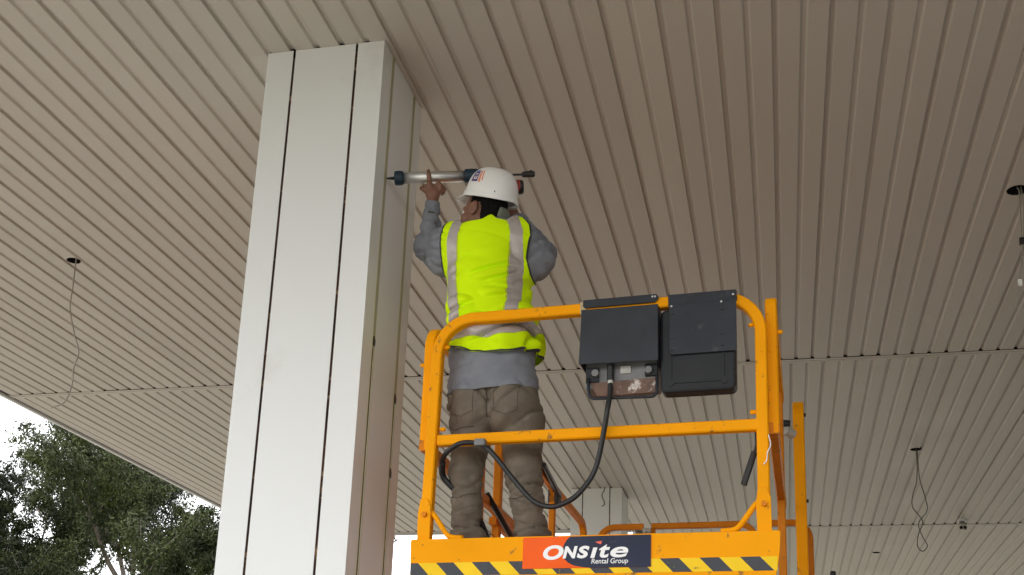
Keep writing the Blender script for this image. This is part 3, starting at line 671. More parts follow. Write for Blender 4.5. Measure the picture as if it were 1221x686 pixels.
# ------------------------------------------------------------------ man: garments and body grown from smooth distance fields
A3 = np.array
rs = np.random.RandomState(3)
LAT = rs.rand(32, 32, 32).astype(np.float32)*2-1
def noise(q, f):
    q = q*f; i = np.floor(q).astype(int); t = q-i; t = t*t*(3-2*t); i &= 31; j = (i+1) & 31
    x, y, z = t[:, 0], t[:, 1], t[:, 2]
    def g(a, b, c): return LAT[a, b, c]
    c00 = g(i[:, 0], i[:, 1], i[:, 2])*(1-x)+g(j[:, 0], i[:, 1], i[:, 2])*x; c10 = g(i[:, 0], j[:, 1], i[:, 2])*(1-x)+g(j[:, 0], j[:, 1], i[:, 2])*x
    c01 = g(i[:, 0], i[:, 1], j[:, 2])*(1-x)+g(j[:, 0], i[:, 1], j[:, 2])*x; c11 = g(i[:, 0], j[:, 1], j[:, 2])*(1-x)+g(j[:, 0], j[:, 1], j[:, 2])*x
    return (c00*(1-y)+c10*y)*(1-z)+(c01*(1-y)+c11*y)*z
def ridge(q, s, pw=2.5):
    n1 = noise(q*A3(s), 1.0); return np.clip(1-2.6*np.abs(n1), 0, 1)**pw
def rotq(q, ang):
    c, s = math.cos(ang), math.sin(ang); o = q.copy(); o[:, 0] = q[:, 0]*c-q[:, 2]*s; o[:, 2] = q[:, 0]*s+q[:, 2]*c; return o
def cone(q, a, b, ra, rb):
    a = np.array(a); b = np.array(b); ab = b-a; t = np.clip(((q-a) @ ab)/(ab @ ab), 0, 1)
    return np.linalg.norm(q-a-t[:, None]*ab, axis=1)-(ra+(rb-ra)*t)
def ell(q, c, r, rot=None):
    d = q-np.array(c)
    if rot is not None: d = d @ rot
    r = np.array(r); k0 = np.linalg.norm(d/r, axis=1); k1 = np.linalg.norm(d/(r*r), axis=1)
    return k0*(k0-1)/np.maximum(k1, 1e-6)
def smin(a, b, k): h = np.clip(.5+.5*(b-a)/k, 0, 1); return b*(1-h)+a*h-k*h*(1-h)
def smax(a, b, k): return -smin(-a, -b, k)
def mesh_field(fn, lo, hi, h):
    lo = np.array(lo, float); n = np.ceil((np.array(hi)-lo)/h).astype(int)+1
    B = 4; nb = np.ceil(n/B).astype(int); n = nb*B+1
    cc = np.stack(np.meshgrid(*[np.arange(k) for k in nb], indexing='ij'), -1).reshape(-1, 3)
    d = fn(lo+(cc*B+B/2)*h); near = np.abs(d) < h*B*1.35+.012
    D = np.repeat(np.repeat(np.repeat(d.reshape(nb), B, 0), B, 1), B, 2)
    D = np.pad(D, ((0, 1),)*3, mode='edge').astype(np.float32)
    mask = np.zeros(n, bool); mk = np.repeat(np.repeat(np.repeat(near.reshape(nb), B, 0), B, 1), B, 2)
    mask[:-1, :-1, :-1] = mk
    for ax in range(3): mask |= np.roll(mask, 1, ax)
    ii = np.argwhere(mask); D[tuple(ii.T)] = fn(lo+ii*h)
    S = D < 0; m = n-1
    cor = [(0,0,0),(1,0,0),(0,1,0),(1,1,0),(0,0,1),(1,0,1),(0,1,1),(1,1,1)]
    cnt_ = sum(S[c[0]:c[0]+m[0], c[1]:c[1]+m[1], c[2]:c[2]+m[2]].astype(int) for c in cor)
    cells = np.argwhere((cnt_ > 0) & (cnt_ < 8)); idx = -np.ones(m, int); idx[tuple(cells.T)] = np.arange(len(cells))
    acc = np.zeros((len(cells), 3)); w = np.zeros(len(cells))
    for e in [(0,1),(2,3),(4,5),(6,7),(0,2),(1,3),(4,6),(5,7),(0,4),(1,5),(2,6),(3,7)]:
        a, b = np.array(cor[e[0]]), np.array(cor[e[1]]); da = D[tuple((cells+a).T)]; db = D[tuple((cells+b).T)]
        cr = (da < 0) != (db < 0); t = np.where(cr, da/np.where(cr, da-db, 1), 0)
        acc += np.where(cr[:, None], a+(b-a)*t[:, None], 0); w += cr
    V = lo+(cells+acc/w[:, None])*h
    F = []
    for ax in range(3):
        o1, o2 = [(1, 2), (2, 0), (0, 1)][ax]; e = np.zeros(3, int); e[ax] = 1
        sl = [slice(0, m[k]) for k in range(3)]; sh = list(sl); sh[ax] = slice(1, m[ax]+1)
        A = S[tuple(sl)]; Bq = S[tuple(sh)]; q = np.argwhere(A != Bq); q = q[(q[:, o1] > 0) & (q[:, o2] > 0)]
        u1 = np.zeros(3, int); u1[o1] = 1; u2 = np.zeros(3, int); u2[o2] = 1
        f4 = np.stack([idx[tuple(q.T)], idx[tuple((q-u1).T)], idx[tuple((q-u1-u2).T)], idx[tuple((q-u2).T)]], 1)
        fl_ = A[tuple(q.T)]; f4[~fl_] = f4[~fl_][:, ::-1]; F.append(f4)
    F = np.concatenate(F); F = F[(F >= 0).all(1)]
    return V, F
def mobj(name, V, F, m, parent, smooth=True, label=None, solid=0, sm=0):
    me = bpy.data.meshes.new(name); me.from_pydata([tuple(v) for v in V], [], [tuple(map(int, f)) for f in F]); me.materials.append(m)
    if smooth: me.polygons.foreach_set('use_smooth', [True]*len(me.polygons))
    o = bpy.data.objects.new(name, me); sc.collection.objects.link(o); o.parent = parent
    if sm: k = o.modifiers.new('smooth', 'SMOOTH'); k.factor = .5; k.iterations = sm
    if solid: k = o.modifiers.new('cloth', 'SOLIDIFY'); k.thickness = solid; k.offset = -1
    if label: o['label'] = label
    return o
man = empty('person', (0, 0, 0), label='man in white hard hat and yellow hi-vis vest sealing the column with raised arms', cat='person')
# joints (metres)
SHL, ELL_, WRL = A3((-1.385, 4.50, 3.930)), A3((-1.545, 4.665, 3.995)), A3((-1.520, 4.60, 4.205))
SHR, ELR, WRR = A3((-1.070, 4.50, 3.915)), A3((-1.020, 4.655, 3.925)), A3((-1.150, 4.690, 4.120))
HEAD = A3((-1.250, 4.510, 4.058))
FD = A3((-.92, .34, .20)); FD = FD/np.linalg.norm(FD)                 # facing direction
UPD = A3((.0, .03, 1.0)); UPD = UPD - FD*(UPD @ FD); UPD /= np.linalg.norm(UPD)
SD = np.cross(FD, UPD)                                                   # to the man's right
ROT = np.stack([FD, SD, UPD], 1)
def hp(f, s, u): return HEAD + FD*f + SD*s + UPD*u
HIPL, HIPR = A3((-1.243, 4.49, 3.12)), A3((-1.050, 4.49, 3.10))
KNL, KNR = A3((-1.252, 4.44, 2.85)), A3((-1.012, 4.45, 2.83))
ANL, ANR = A3((-1.252, 4.50, 2.545)), A3((-.974, 4.50, 2.545))
# --- trousers
def f_pants(q):
    z = q[:, 2]
    d = ell(q, (-1.165, 4.490, 3.235), (.182, .125, .20))
    d = smin(d, ell(q, (-1.240, 4.455, 3.14), (.110, .125, .14)), .05)
    d = smin(d, ell(q, (-1.075, 4.455, 3.13), (.112, .125, .14)), .05)
    l = smin(cone(q, HIPL+A3((.002, 0, .0)), KNL, .102, .067), cone(q, KNL, ANL+A3((0, .0, .02)), .068, .061), .03)
    r = smin(cone(q, HIPR+A3((.006, 0, .0)), KNR, .104, .071), cone(q, KNR, ANR+A3((0, .0, .02)), .071, .063), .03)
    l = smin(l, ell(q, ANL+A3((0, 0, .045)), (.078, .085, .035)), .03); r = smin(r, ell(q, ANR+A3((0, 0, .045)), (.080, .085, .035)), .03)
    legs = smin(l, r, .012)
    d = smin(d, legs, .035)
    # seat valley and folds
    d = d + .012*np.exp(-((q[:, 0]+1.153)/.012)**2)*np.exp(-((z-3.13)/.10)**2)*(q[:, 1] < 4.45)
    wv = noise(q, 5.0)
    legm = np.clip((2.98-z)/.20, 0, 1); low = np.clip((2.72-z)/.12, 0, 1); up = np.clip((z-2.90)/.12, 0, 1)
    sg = np.where(q[:, 0] < -1.15, 1., -1.)[:, None]; qm = q*np.concatenate([sg, np.ones_like(sg), np.ones_like(sg)], 1)
    d += .011*ridge(rotq(qm, .35), (5, 5, 26), 2)*legm + .008*ridge(rotq(qm, -.3)+5, (8, 8, 40), 2)*legm
    d += .007*ridge(q+3, (6, 6, 36), 1.5)*low
    d += .018*ridge(rotq(qm, .75)+2, (5, 5, 17), 2)*up*np.clip((3.24-z)/.06, 0, 1) + .007*ridge(rotq(qm, -.5)+9, (7, 7, 25), 2)*up
    d += .004*wv-.004*legm-.003*up
    return d
V, F = mesh_field(f_pants, (-1.42, 4.28, 2.52), (-.86, 4.68, 3.42), .0062)
V, F = clip_mesh(V, F, np.minimum(V[:, 2]-2.555-.010*np.sin(V[:, 0]*30)-.006*np.sin(V[:, 1]*40), 3.40-V[:, 2]))
pants = mobj('trousers', V, F, M['pants'], man, solid=.003, sm=1)
# seams, patch pockets and belt loops as their own thin geometry shrunk on the surface
def on_surface(fn, P, n, off=.001):
    P = A3(P, float); n = A3(n, float); n /= np.linalg.norm(n)
    t = .25
    for _ in range(60):
        d = fn((P+n*t)[None])[0]; t -= d*.7
        if abs(d) < 2e-4: break
    return P+n*(t+off)
def seam(fn, pts, name, r=.0022, n=(0, -1, 0), m='pants_d', parent=None):
    path = []
    for a, b in zip(pts[:-1], pts[1:]):
        for k in range(8): path.append(on_surface(fn, A3(a)+(A3(b)-A3(a))*k/8, n, .0003))
    path.append(on_surface(fn, pts[-1], n, .0003))
    return MB().tube([Vector(q) for q in path], r, 5).build(name, M[m], parent or pants, smooth=True)
seam(f_pants, [(-1.165, 4.5, 3.27), (-1.163, 4.5, 3.20), (-1.160, 4.5, 3.12), (-1.160, 4.5, 3.07)], 'seat_seam')
for s, cx_ in ((-1, -1.262), (1, -1.075)):
    seam(f_pants, [(cx_-.052, 4.5, 3.19), (cx_-.050, 4.5, 3.085), (cx_, 4.5, 3.065), (cx_+.050, 4.5, 3.085), (cx_+.052, 4.5, 3.19), (cx_-.052, 4.5, 3.19)], 'pocket_seam', r=.0011)
seam(f_pants, [(-1.335, 4.49, 3.05), (-1.30, 4.45, 3.02), (-1.215, 4.45, 3.03)], 'thigh_seam', r=.0018)
seam(f_pants, [(-1.340, 4.45, 2.75), (-1.27, 4.45, 2.735), (-1.20, 4.45, 2.755)], 'knee_seam', r=.0018)
seam(f_pants, [(-1.09, 4.45, 2.74), (-1.03, 4.45, 2.725), (-.96, 4.45, 2.745)], 'knee_seam', r=.0018)
# --- boots
for an, dx in ((ANL, -.02), (ANR, .03)):
    fb = lambda q, an=an, dx=dx: smin(cone(q, an+A3((0, .0, .03)), an+A3((0, .005, -.055)), .052, .050), smin(ell(q, an+A3((dx, .10, -.075)), (.052, .13, .040)), ell(q, an+A3((0, -.01, -.065)), (.045, .06, .040)), .03), .03)
    V, F = mesh_field(fb, an+A3((-.12, -.12, -.14)), an+A3((.12, .28, .12)), .010)
    mobj('boot', V, F, M['boot'], man, sm=1)
    MB().box((an[0]+dx*.5-.048, an[1]-.07, ZD+.001), (an[0]+dx*.5+.048, an[1]+.21, ZD+.022)).build('boot_sole', M['rubber'], man, bevel=.008)
# --- sweater
def torso(q, g=0.0):
    d = ell(q, (-1.215, 4.515, 3.83), (.194+g, .126+g, .20+g))
    d = smin(d, ell(q, (-1.205, 4.495, 3.62), (.178+g, .132+g, .23+g)), .06)
    d = smin(d, ell(q, (-1.174, 4.480, 3.375), (.190+g, .146+g, .25+g)), .06)
    d = smin(d, cone(q, (-1.345, 4.51, 3.925), (-1.090, 4.51, 3.912), .074+g, .076+g), .07)
    d = smin(d, cone(q, (-1.226, 4.515, 3.95), (-1.236, 4.525, 4.02), .085+g, .060+g), .05)
    return d
def arms(q, g=0.0):
    la = smin(cone(q, SHL, ELL_, .084+g, .067+g), cone(q, ELL_, WRL+(ELL_-WRL)*.16, .066+g, .036+g), .035)
    ra = smin(cone(q, SHR, ELR, .090+g, .070+g), cone(q, ELR, WRR, .068+g, .050+g), .04)
    return la, ra
def f_sweater(q):
    d = torso(q, .0)
    la, ra = arms(q)
    # loose underarm cloth
    la = smin(la, cone(q, (-1.43, 4.53, 3.86), (-1.50, 4.64, 3.93), .075, .058), .04)
    ra = smin(ra, ell(q, (-1.025, 4.56, 3.845), (.095, .085, .095)), .06)
    ra = smin(ra, cone(q, (-1.055, 4.52, 3.78), (-1.02, 4.56, 3.86), .062, .075), .05)
    z = q[:, 2]; wv = noise(q+3, 6.0); w2 = noise(q+9, 14.0)
    la = la+.014*ridge(rotq(q, .5)+4, (7, 7, 30), 1.6)+.007*ridge(rotq(q, -.5)+8, (8, 12, 20), 2)-.002
    ra = ra+.014*ridge(rotq(q, -.9)+6, (6, 6, 28), 1.6)+.008*ridge(rotq(q, .4)+2, (9, 9, 24), 2)-.001
    d = smin(d, smin(la, ra, .01), .035)
    lowm = np.clip((3.52-z)/.10, 0, 1)*np.clip((z-3.235)/.03, 0, 1)
    d = d+.010*lowm*ridge(rotq(q, -.25)+11, (5, 5, 19), 2)+.008*lowm*ridge(rotq(q, .5)+15, (6, 6, 14), 2)
    d = smin(d, ell(q, (-1.165, 4.475, 3.21), (.196, .150, .17)), .04)
    d = np.where(z < 3.30, np.minimum(d, f_pants(q)-.009), d)
    band = np.clip((3.226-z)/.006, 0, 1)
    d = d+.006*band + .0035*wv*(1-band)+.0015*w2
    return d
V, F = mesh_field(f_sweater, (-1.66, 4.27, 3.05), (-.88, 4.82, 4.24), .0062)
vz = 3.182+.012*((V[:, 0]+1.18)/.2)**2-.006*np.sin(V[:, 0]*14)
wl = (V-WRL) @ ((ELL_-WRL)/np.linalg.norm(ELL_-WRL)); nl = np.linalg.norm(V-WRL, axis=1)
cutL = np.where(nl < .09, wl-.012, 1)
cutN = np.where(np.linalg.norm(V[:, :2]-A3((-1.236, 4.525)), axis=1) < .10, 3.985-V[:, 2], 1)
wr = (V-WRR) @ ((ELR-WRR)/np.linalg.norm(ELR-WRR)); nr = np.linalg.norm(V-WRR, axis=1); cutR = np.where(nr < .08, wr-.004, 1)
V, F = clip_mesh(V, F, np.minimum.reduce([V[:, 2]-vz, cutL, cutN, cutR]))
sweater = mobj('sweater', V, F, M['sweater'], man, solid=.003, sm=1)
# cuff ribs
for (w0, e0, r0_, o1, o2) in ((WRL, ELL_, .0345, .008, .055), (WRR, ELR, .044, .004, .060)):
    ax = (e0-w0)/np.linalg.norm(e0-w0); MBc = MB(); a, b = w0+ax*o1, w0+ax*o2
    n = 5; MBc.tube([Vector(a+(b-a)*t/n) for t in range(n+1)], r0_, 28, scale=[.94, 1.0, .99, 1.0, 1.0, .97]).build('cuff', M['sweater'], man, smooth=True)
    c = w0+ax*(o2+.004); MB().tube([Vector(c), Vector(c+ax*.006)], r0_*.99, 24).build('cuff_seam', M['pants_d'], man, smooth=True)
# --- vest
def f_vest(q):
    d = torso(q, .019)
    z = q[:, 2]; wv = noise(q+13, 4.5); w2 = noise(q+21, 10.0)
    # flare at the hem and cape-like side on the right
    d = smin(d, ell(q, (-1.165, 4.480, 3.46), (.200, .150, .15)), .05)
    d = smin(d, ell(q, (-1.045, 4.49, 3.44), (.078, .120, .14)), .05)
    d = d+.011*np.exp(-((z-3.495-.03*wv)/.016)**2)*(1+.5*w2)
    back = np.clip((3.97-z)/.1, 0, 1)
    d = d+.038*ridge(rotq(q, .28)+31, (3.2, 3.2, 13), 2)*back*np.clip((3.86-z)/.12, .15, 1)+.030*ridge(rotq(q, -.30)+37, (4, 4, 17), 2)*back*np.clip((3.84-z)/.12, .1, 1)-.002
    d = d+.0045*wv+.0025*w2
    low = np.clip((3.47-z)/.06, 0, 1); d = d-.005*low*np.sin(q[:, 0]*33+wv*2)-.004*low
    d = np.minimum(d, f_sweater(q)-.006)
    return d
V0, F0 = mesh_field(f_vest, (-1.46, 4.25, 3.29), (-.88, 4.74, 4.10), .0062)
X, Y, Z = V0.T
def lerp(z, tab): return np.interp(z, [t[0] for t in tab], [t[1] for t in tab])
# arm-hole edges as a function of height (x of the edge on the back), neck and hem
xl = lerp(Z, [(3.60, -1.60), (3.66, -1.50), (3.70, -1.425), (3.78, -1.418), (3.86, -1.420), (3.92, -1.418), (3.97, -1.405), (4.02, -1.385)])
xr = lerp(Z, [(3.60, -.80), (3.655, -.93), (3.69, -.99), (3.73, -1.012), (3.80, -1.026), (3.86, -1.018), (3.90, -1.008), (3.95, -1.015), (4.0, -1.05)])
neck = 3.970-V0[:, 2]+.030*np.exp(-((X+1.188)/.022)**2)-.018*np.clip((np.abs(X+1.215)-.09)/.08, -.2, 1)+.05*np.clip((np.abs(X+1.215)-.10)/.03, 0, 1)
hemz = np.interp(X, [-1.42, -1.37, -1.32, -1.25, -1.17, -1.08, -1.0, -.95, -.92], [3.420, 3.405, 3.372, 3.347, 3.333, 3.336, 3.362, 3.375, 3.362])
side = np.minimum(X-xl, xr-X)
S = np.minimum.reduce([side, Z-hemz, neck])
front_open = np.where((Y > 4.56) & (np.abs(X+1.22) < .02), -1, 1)
S = np.minimum(S, front_open)
V, F = clip_mesh(V0, F0, S)
vest = mobj('vest', V, F, M['vest'], man, solid=.003, sm=1)
# binding along the free edges, reflective bands standing proud of the cloth
me = vest.data; nrm = None
def offset_mesh(V, F, d):
    me = bpy.data.meshes.new('t'); me.from_pydata([tuple(v) for v in V], [], [tuple(map(int, f)) for f in F]); me.update()
    n = np.zeros(len(V)*3); me.vertices.foreach_get('normal', n); bpy.data.meshes.remove(me); return np.array(V)+n.reshape(-1, 3)*d
Vo = offset_mesh(V0, F0, .0022); Vp = offset_mesh(V0, F0, .0036)
Vt = offset_mesh(V0, F0, .0012)
for ed in (np.minimum(.0075-(X-xl), Z-hemz-.008), np.minimum(.0075-(xr-X), Z-hemz-.008), .0075-(Z-hemz)):
    Vb, Fb = clip_mesh(Vt, F0, np.minimum.reduce([S, ed, 4.60-Y])); mobj('vest_binding', Vb, Fb, M['binding'], vest, sm=1)
def band(S2, name='reflective_strip'):
    Vb, Fb = clip_mesh(Vo, F0, np.minimum(S, S2)); return mobj(name, Vb, Fb, M['reflect'], vest, sm=1)
cl = lerp(Z, [(3.55, -1.322), (3.62, -1.338), (3.68, -1.352), (3.78, -1.358), (3.90, -1.355), (4.0, -1.335)])
cr_ = lerp(Z, [(3.55, -1.070), (3.80, -1.068), (3.92, -1.070), (4.0, -1.100)])
zb = lerp(X, [(-1.40, 3.466), (-1.30, 3.442), (-1.15, 3.424), (-1.05, 3.440), (-.95, 3.485)])
top = Z-zb-.028
band(np.minimum(.025-np.abs(X-cl), top)); band(np.minimum(.026-np.abs(X-cr_), top))
band(.027-np.abs(Z-zb))
# pale edge piping beside the strips
for sx, c in ((.029, cl), (-.030, cr_)):
    Vb, Fb = clip_mesh(Vp, F0, np.minimum.reduce([S, .0022-np.abs(X-c-sx), top, 4.47-Y, Z-3.50])); mobj('strip_piping', Vb, Fb, M['tape'], vest, sm=1)
# --- body (skin)
def f_head(q):
    d = ell(q, hp(-.005, 0, .02), (.098, .074, .105), ROT)
    d = smin(d, ell(q, hp(.045, 0, -.045), (.050, .052, .062), ROT), .03)         # face / jaw
    for s in (-1, 1):
        d = smin(d, cone(q, hp(-.005, s*.055, -.045), hp(.058, s*.022, -.092), .018, .016), .03)     # jaw line
        d = smin(d, ell(q, hp(.062, s*.040, -.030), (.020, .020, .018), ROT), .02)      # cheek bone
        d = smin(d, ell(q, hp(.082, s*.026, .016), (.012, .024, .009), ROT), .012)       # brow
        d = smax(d, -ell(q, hp(.092, s*.030, -.002), (.014, .017, .010), ROT), .008)     # socket
    d = smin(d, ell(q, hp(.080, 0, -.094), (.020, .022, .016), ROT), .015)               # chin
    d = smin(d, cone(q, hp(.088, 0, .002), hp(.112, 0, -.030), .008, .013), .010)         # nose
    d = smin(d, ell(q, hp(.092, 0, -.057), (.011, .022, .007), ROT), .006)               # lips
    d = smin(d, ell(q, hp(.089, 0, -.068), (.012, .020, .006), ROT), .005)
    for s in (-1, 1):                                                                     # ears
        e = ell(q, hp(-.008, s*.085, -.004), (.020, .011, .034), ROT)
        e = smax(e, -ell(q, hp(-.004, s*.097, .000), (.011, .009, .021), ROT), .003)
        d = smin(d, e, .004)
    d = smin(d, cone(q, hp(-.035, 0, -.045), A3((-1.232, 4.52, 3.93)), .060, .064), .03)  # neck
    return d
def f_body(q):
    d = torso(q, -.022)
    la = smin(cone(q, SHL, ELL_, .052, .042), cone(q, ELL_, WRL, .042, .027), .02)
    ra = smin(cone(q, SHR, ELR, .052, .042), cone(q, ELR, WRR, .042, .027), .02)
    d = smin(d, smin(la, ra, .01), .03)
    d = smin(d, smin(cone(q, HIPL, KNL, .082, .054), cone(q, KNL, ANL, .052, .038), .02), .03)
    d = smin(d, smin(cone(q, HIPR, KNR, .082, .054), cone(q, KNR, ANR, .052, .038), .02), .03)
    d = smin(d, ell(q, (-1.165, 4.495, 3.22), (.15, .10, .13)), .04)
    return d
GA = A3((-1.736, 4.546, 4.304)); GB = A3((-1.079, 4.745, 4.378)); GD = (GB-GA)/np.linalg.norm(GB-GA)   # gun axis
def gun(t, dz=0, dy=0): return GA+GD*t+A3((0, dy, dz))
# left hand: index finger laid up the near side of the barrel, the others curled under it, thumb out to the left
HC = WRL+A3((.0, -.004, .052))
gb = gun(.212)
def f_handL(q):
    pr = .030
    d = cone(q, WRL+A3((0, 0, -.03)), WRL+A3((.0, -.002, .018)), .027, .026)
    d = smin(d, cone(q, WRL+A3((-.012, -.006, .03)), HC+A3((-.016, -.014, .008)), .021, .018), .018)
    d = smin(d, cone(q, WRL+A3((.012, -.002, .03)), HC+A3((.020, .000, .004)), .020, .017), .018)
    def fin(pts, rr):
        nonlocal d
        e = None
        for k in range(len(pts)-1):
            c = cone(q, pts[k], pts[k+1], rr[k], rr[k+1]); e = c if e is None else smin(e, c, .004)
        d = smin(d, e, .006)
    o = HC
    fin([o+A3((-.010, -.012, .010)), o+A3((-.010, -.037, .028)), o+A3((-.012, -.043, .053)), o+A3((-.016, -.036, .077))], [.0115, .0105, .0095, .0075])   # index up the barrel
    fin([o+A3((.010, -.002, .010)), o+A3((.030, -.016, .018)), o+A3((.042, .006, .012)), o+A3((.034, .024, .006))], [.0115, .0105, .0095, .0085])
    fin([o+A3((.016, .006, .002)), o+A3((.038, -.010, .006)), o+A3((.050, .010, .000)), o+A3((.040, .028, -.002))], [.0110, .0100, .0092, .0082])
    fin([o+A3((.014, .010, -.010)), o+A3((.036, -.006, -.008)), o+A3((.046, .012, -.014)), o+A3((.036, .026, -.014))], [.0105, .0090, .0082, .0075])
    fin([WRL+A3((-.014, -.006, .030)), o+A3((-.036, -.010, -.006)), o+A3((-.054, .000, .010)), o+A3((-.056, .016, .022))], [.0140, .0125, .0110, .0090])   # thumb
    return d
HR = WRR+A3((-.022, .010, .040))
def f_handR(q):
    d = cone(q, WRR+(ELR-WRR)*.15, WRR, .027, .026)
    d = smin(d, cone(q, WRR, HR+A3((.0, -.012, .012)), .026, .024), .02)
    d = smin(d, cone(q, WRR+A3((-.006, 0, .02)), HR+A3((.004, .006, .02)), .024, .020), .02)
    for k in range(4):
        z = .034-.021*k; L = (.9, 1, .95, .8)[k]
        p0 = HR+A3((.014, .004, z)); p1 = p0+A3((-.010, .034, .0))*L; p2 = p1+A3((-.028, .006, -.002))*L; p3 = p2+A3((-.012, -.018, -.002))*L
        r = (.0100, .0105, .0100, .0088)[k]
        e = smin(smin(cone(q, p0, p1, r, r*.95), cone(q, p1, p2, r*.95, r*.88), .004), cone(q, p2, p3, r*.88, r*.78), .004)
        d = smin(d, e, .006)
    e = smin(cone(q, HR+A3((-.004, -.018, -.004)), HR+A3((-.034, -.022, .016)), .013, .011), cone(q, HR+A3((-.034, -.022, .016)), HR+A3((-.050, -.010, .030)), .011, .009), .004)
    return smin(d, e, .008)
parts = [mesh_field(f_head, (-1.42, 4.36, 3.93), (-1.08, 4.70, 4.24), .0042), mesh_field(f_body, (-1.62, 4.34, 2.50), (-.90, 4.74, 4.02), .014),
         mesh_field(f_handL, WRL+A3((-.09, -.09, -.06)), WRL+A3((.09, .09, .17)), .0028), mesh_field(f_handR, WRR+A3((-.12, -.08, -.06)), WRR+A3((.06, .10, .12)), .0038)]
Vs_, Fs_ = [], []; nv = 0
for V, F in parts: Vs_.append(V); Fs_ += [tuple(int(i)+nv for i in f) for f in F]; nv += len(V)
body = mobj('body', np.concatenate(Vs_), Fs_, M['skin'], man, sm=1)
eyes = []
for s in (-1, 1):
    c = Vector(hp(.082, s*.030, -.003)); bm = bmesh.new(); bmesh.ops.create_uvsphere(bm, u_segments=14, v_segments=10, radius=.0115)
    me = bpy.data.meshes.new('eye'); bm.to_mesh(me); bm.free(); me.materials.append(M['print_w']); o = bpy.data.objects.new('eye', me); o.location = c; sc.collection.objects.link(o); o.parent = man
    bm = bmesh.new(); bmesh.ops.create_uvsphere(bm, u_segments=10, v_segments=8, radius=.0055)
    me = bpy.data.meshes.new('iris'); bm.to_mesh(me); bm.free(); me.materials.append(M['hair']); i = bpy.data.objects.new('iris', me); i.location = Vector(FD)*.0075; sc.collection.objects.link(i); i.parent = o
def f_hair(q):
    d = ell(q, hp(-.008, 0, .022), (.104, .081, .112), ROT)
    d = smin(d, ell(q, hp(-.052, 0, -.055), (.046, .062, .075), ROT), .03)
    l = (q-HEAD) @ ROT
    face = np.minimum(l[:, 0]-.028+.35*np.clip(-l[:, 2]-.005, 0, .1)*0, 1)           # keep off the face
    cut = np.where(np.abs(l[:, 1]) > .035, np.where(l[:, 2] < .028, l[:, 0]+.030, l[:, 0]-.030), l[:, 0]-.06)
    low = -(l[:, 2]+.118); lowside = -(l[:, 2]-.002-np.clip(-.030-l[:, 0], 0, .03)*4.0)
    d = smax(d, cut, .006); d = smax(d, np.minimum(low, 1), .01)
    d = smax(d, np.where(l[:, 0] > -.036, np.maximum(lowside, -1), -1), .006)
    return d+.0022*noise(q*A3((1, 1, .35)), 90)
V, F = mesh_field(f_hair, (-1.40, 4.36, 3.96), (-1.08, 4.70, 4.24), .0045)
mobj('hair', V, F, M['hair'], man)
# --- hard hat
hel = empty('helmet'); hel.parent = man
HCn = hp(-.004, 0, .084)+A3((.014, 0, 0))
tl_ = rad(6); FDH = FD*math.cos(tl_)+UPD*math.sin(tl_); UPH = UPD*math.cos(tl_)-FD*math.sin(tl_)
rl_ = rad(11); SDH = SD*math.cos(rl_)+UPH*math.sin(rl_); UPH = UPH*math.cos(rl_)-SD*math.sin(rl_)
def hel_pt(th, ph, k=1.0):
    # th around (0 = front), ph 0 rim .. 1 crown
    a = .127*k; b = .108*k; hgt = .128*k
    c = math.cos(ph*math.pi/2)**.60; s = math.sin(ph*math.pi/2)
    f = a*c*math.cos(th); sd_ = b*c*math.sin(th)
    u = hgt*s**1.0
    u += -.014*(1-ph)**2*(.5-.5*math.cos(th))**1.2 - .012*(1-ph)**2*abs(math.sin(th))        # shell drops lower at the back
    return HCn+FDH*f+SDH*sd_+UPH*u
b = MB(); nt_, npn = 72, 18
vs = [hel_pt(2*math.pi*i/nt_, j/npn) for j in range(npn) for i in range(nt_)]+[hel_pt(0, 1)]
fs_ = [(j*nt_+i, j*nt_+(i+1) % nt_, (j+1)*nt_+(i+1) % nt_, (j+1)*nt_+i) for j in range(npn-1) for i in range(nt_)]+[((npn-1)*nt_+i, (npn-1)*nt_+(i+1) % nt_, npn*nt_) for i in range(nt_)]
sh = b.add(vs, fs_).build('shell', M['helmet'], hel, smooth=True)
so_ = sh.modifiers.new('wall', 'SOLIDIFY'); so_.thickness = .003; so_.offset = -1
# rim roll and peak
b = MB(); ring = []
for i in range(nt_):
    th = 2*math.pi*i/nt_; q = hel_pt(th, .02); n = (FDH*math.cos(th)/.127+SDH*math.sin(th)/.108); n /= np.linalg.norm(n); ring.append(Vector(q+n*.0035))
b.sweep([tuple(v) for v in ring], [(-.0035, -.009), (.0035, -.010), (.0045, .009), (-.002, .012)], up=tuple(UPH), closed=True).build('rim', M['helmet'], hel, smooth=False, bevel=.0015)
b = MB(); rows = 8; cols = 20; vt = []; vb_ = []
for j in range(rows+1):
    for i in range(cols+1):
        th = rad(-66+132*i/cols); q = hel_pt(th, .03); n = (FDH*math.cos(th)/.127+SDH*math.sin(th)/.108); n /= np.linalg.norm(n)
        t = j/rows; L = .056*math.cos(th*1.30)**.8 if abs(th*1.30) < math.pi/2 else 0
        pos = q+(FDH*.80+n*.10-UPH*.55)*(L*t)-UPH*.002
        vt.append(pos+UPD*.0016); vb_.append(pos-UPD*.0016)
k = cols+1; n_ = len(vt); fs_ = []
for j in range(rows):
    for i in range(cols):
        a = j*k+i; fs_ += [(a, a+1, a+k+1, a+k), (n_+a, n_+a+k, n_+a+k+1, n_+a+1)]
for i in range(cols): a = rows*k+i; fs_.append((a, a+1, n_+a+1, n_+a))
b.add(vt+vb_, fs_).build('peak', M['helmet'], hel, smooth=True)
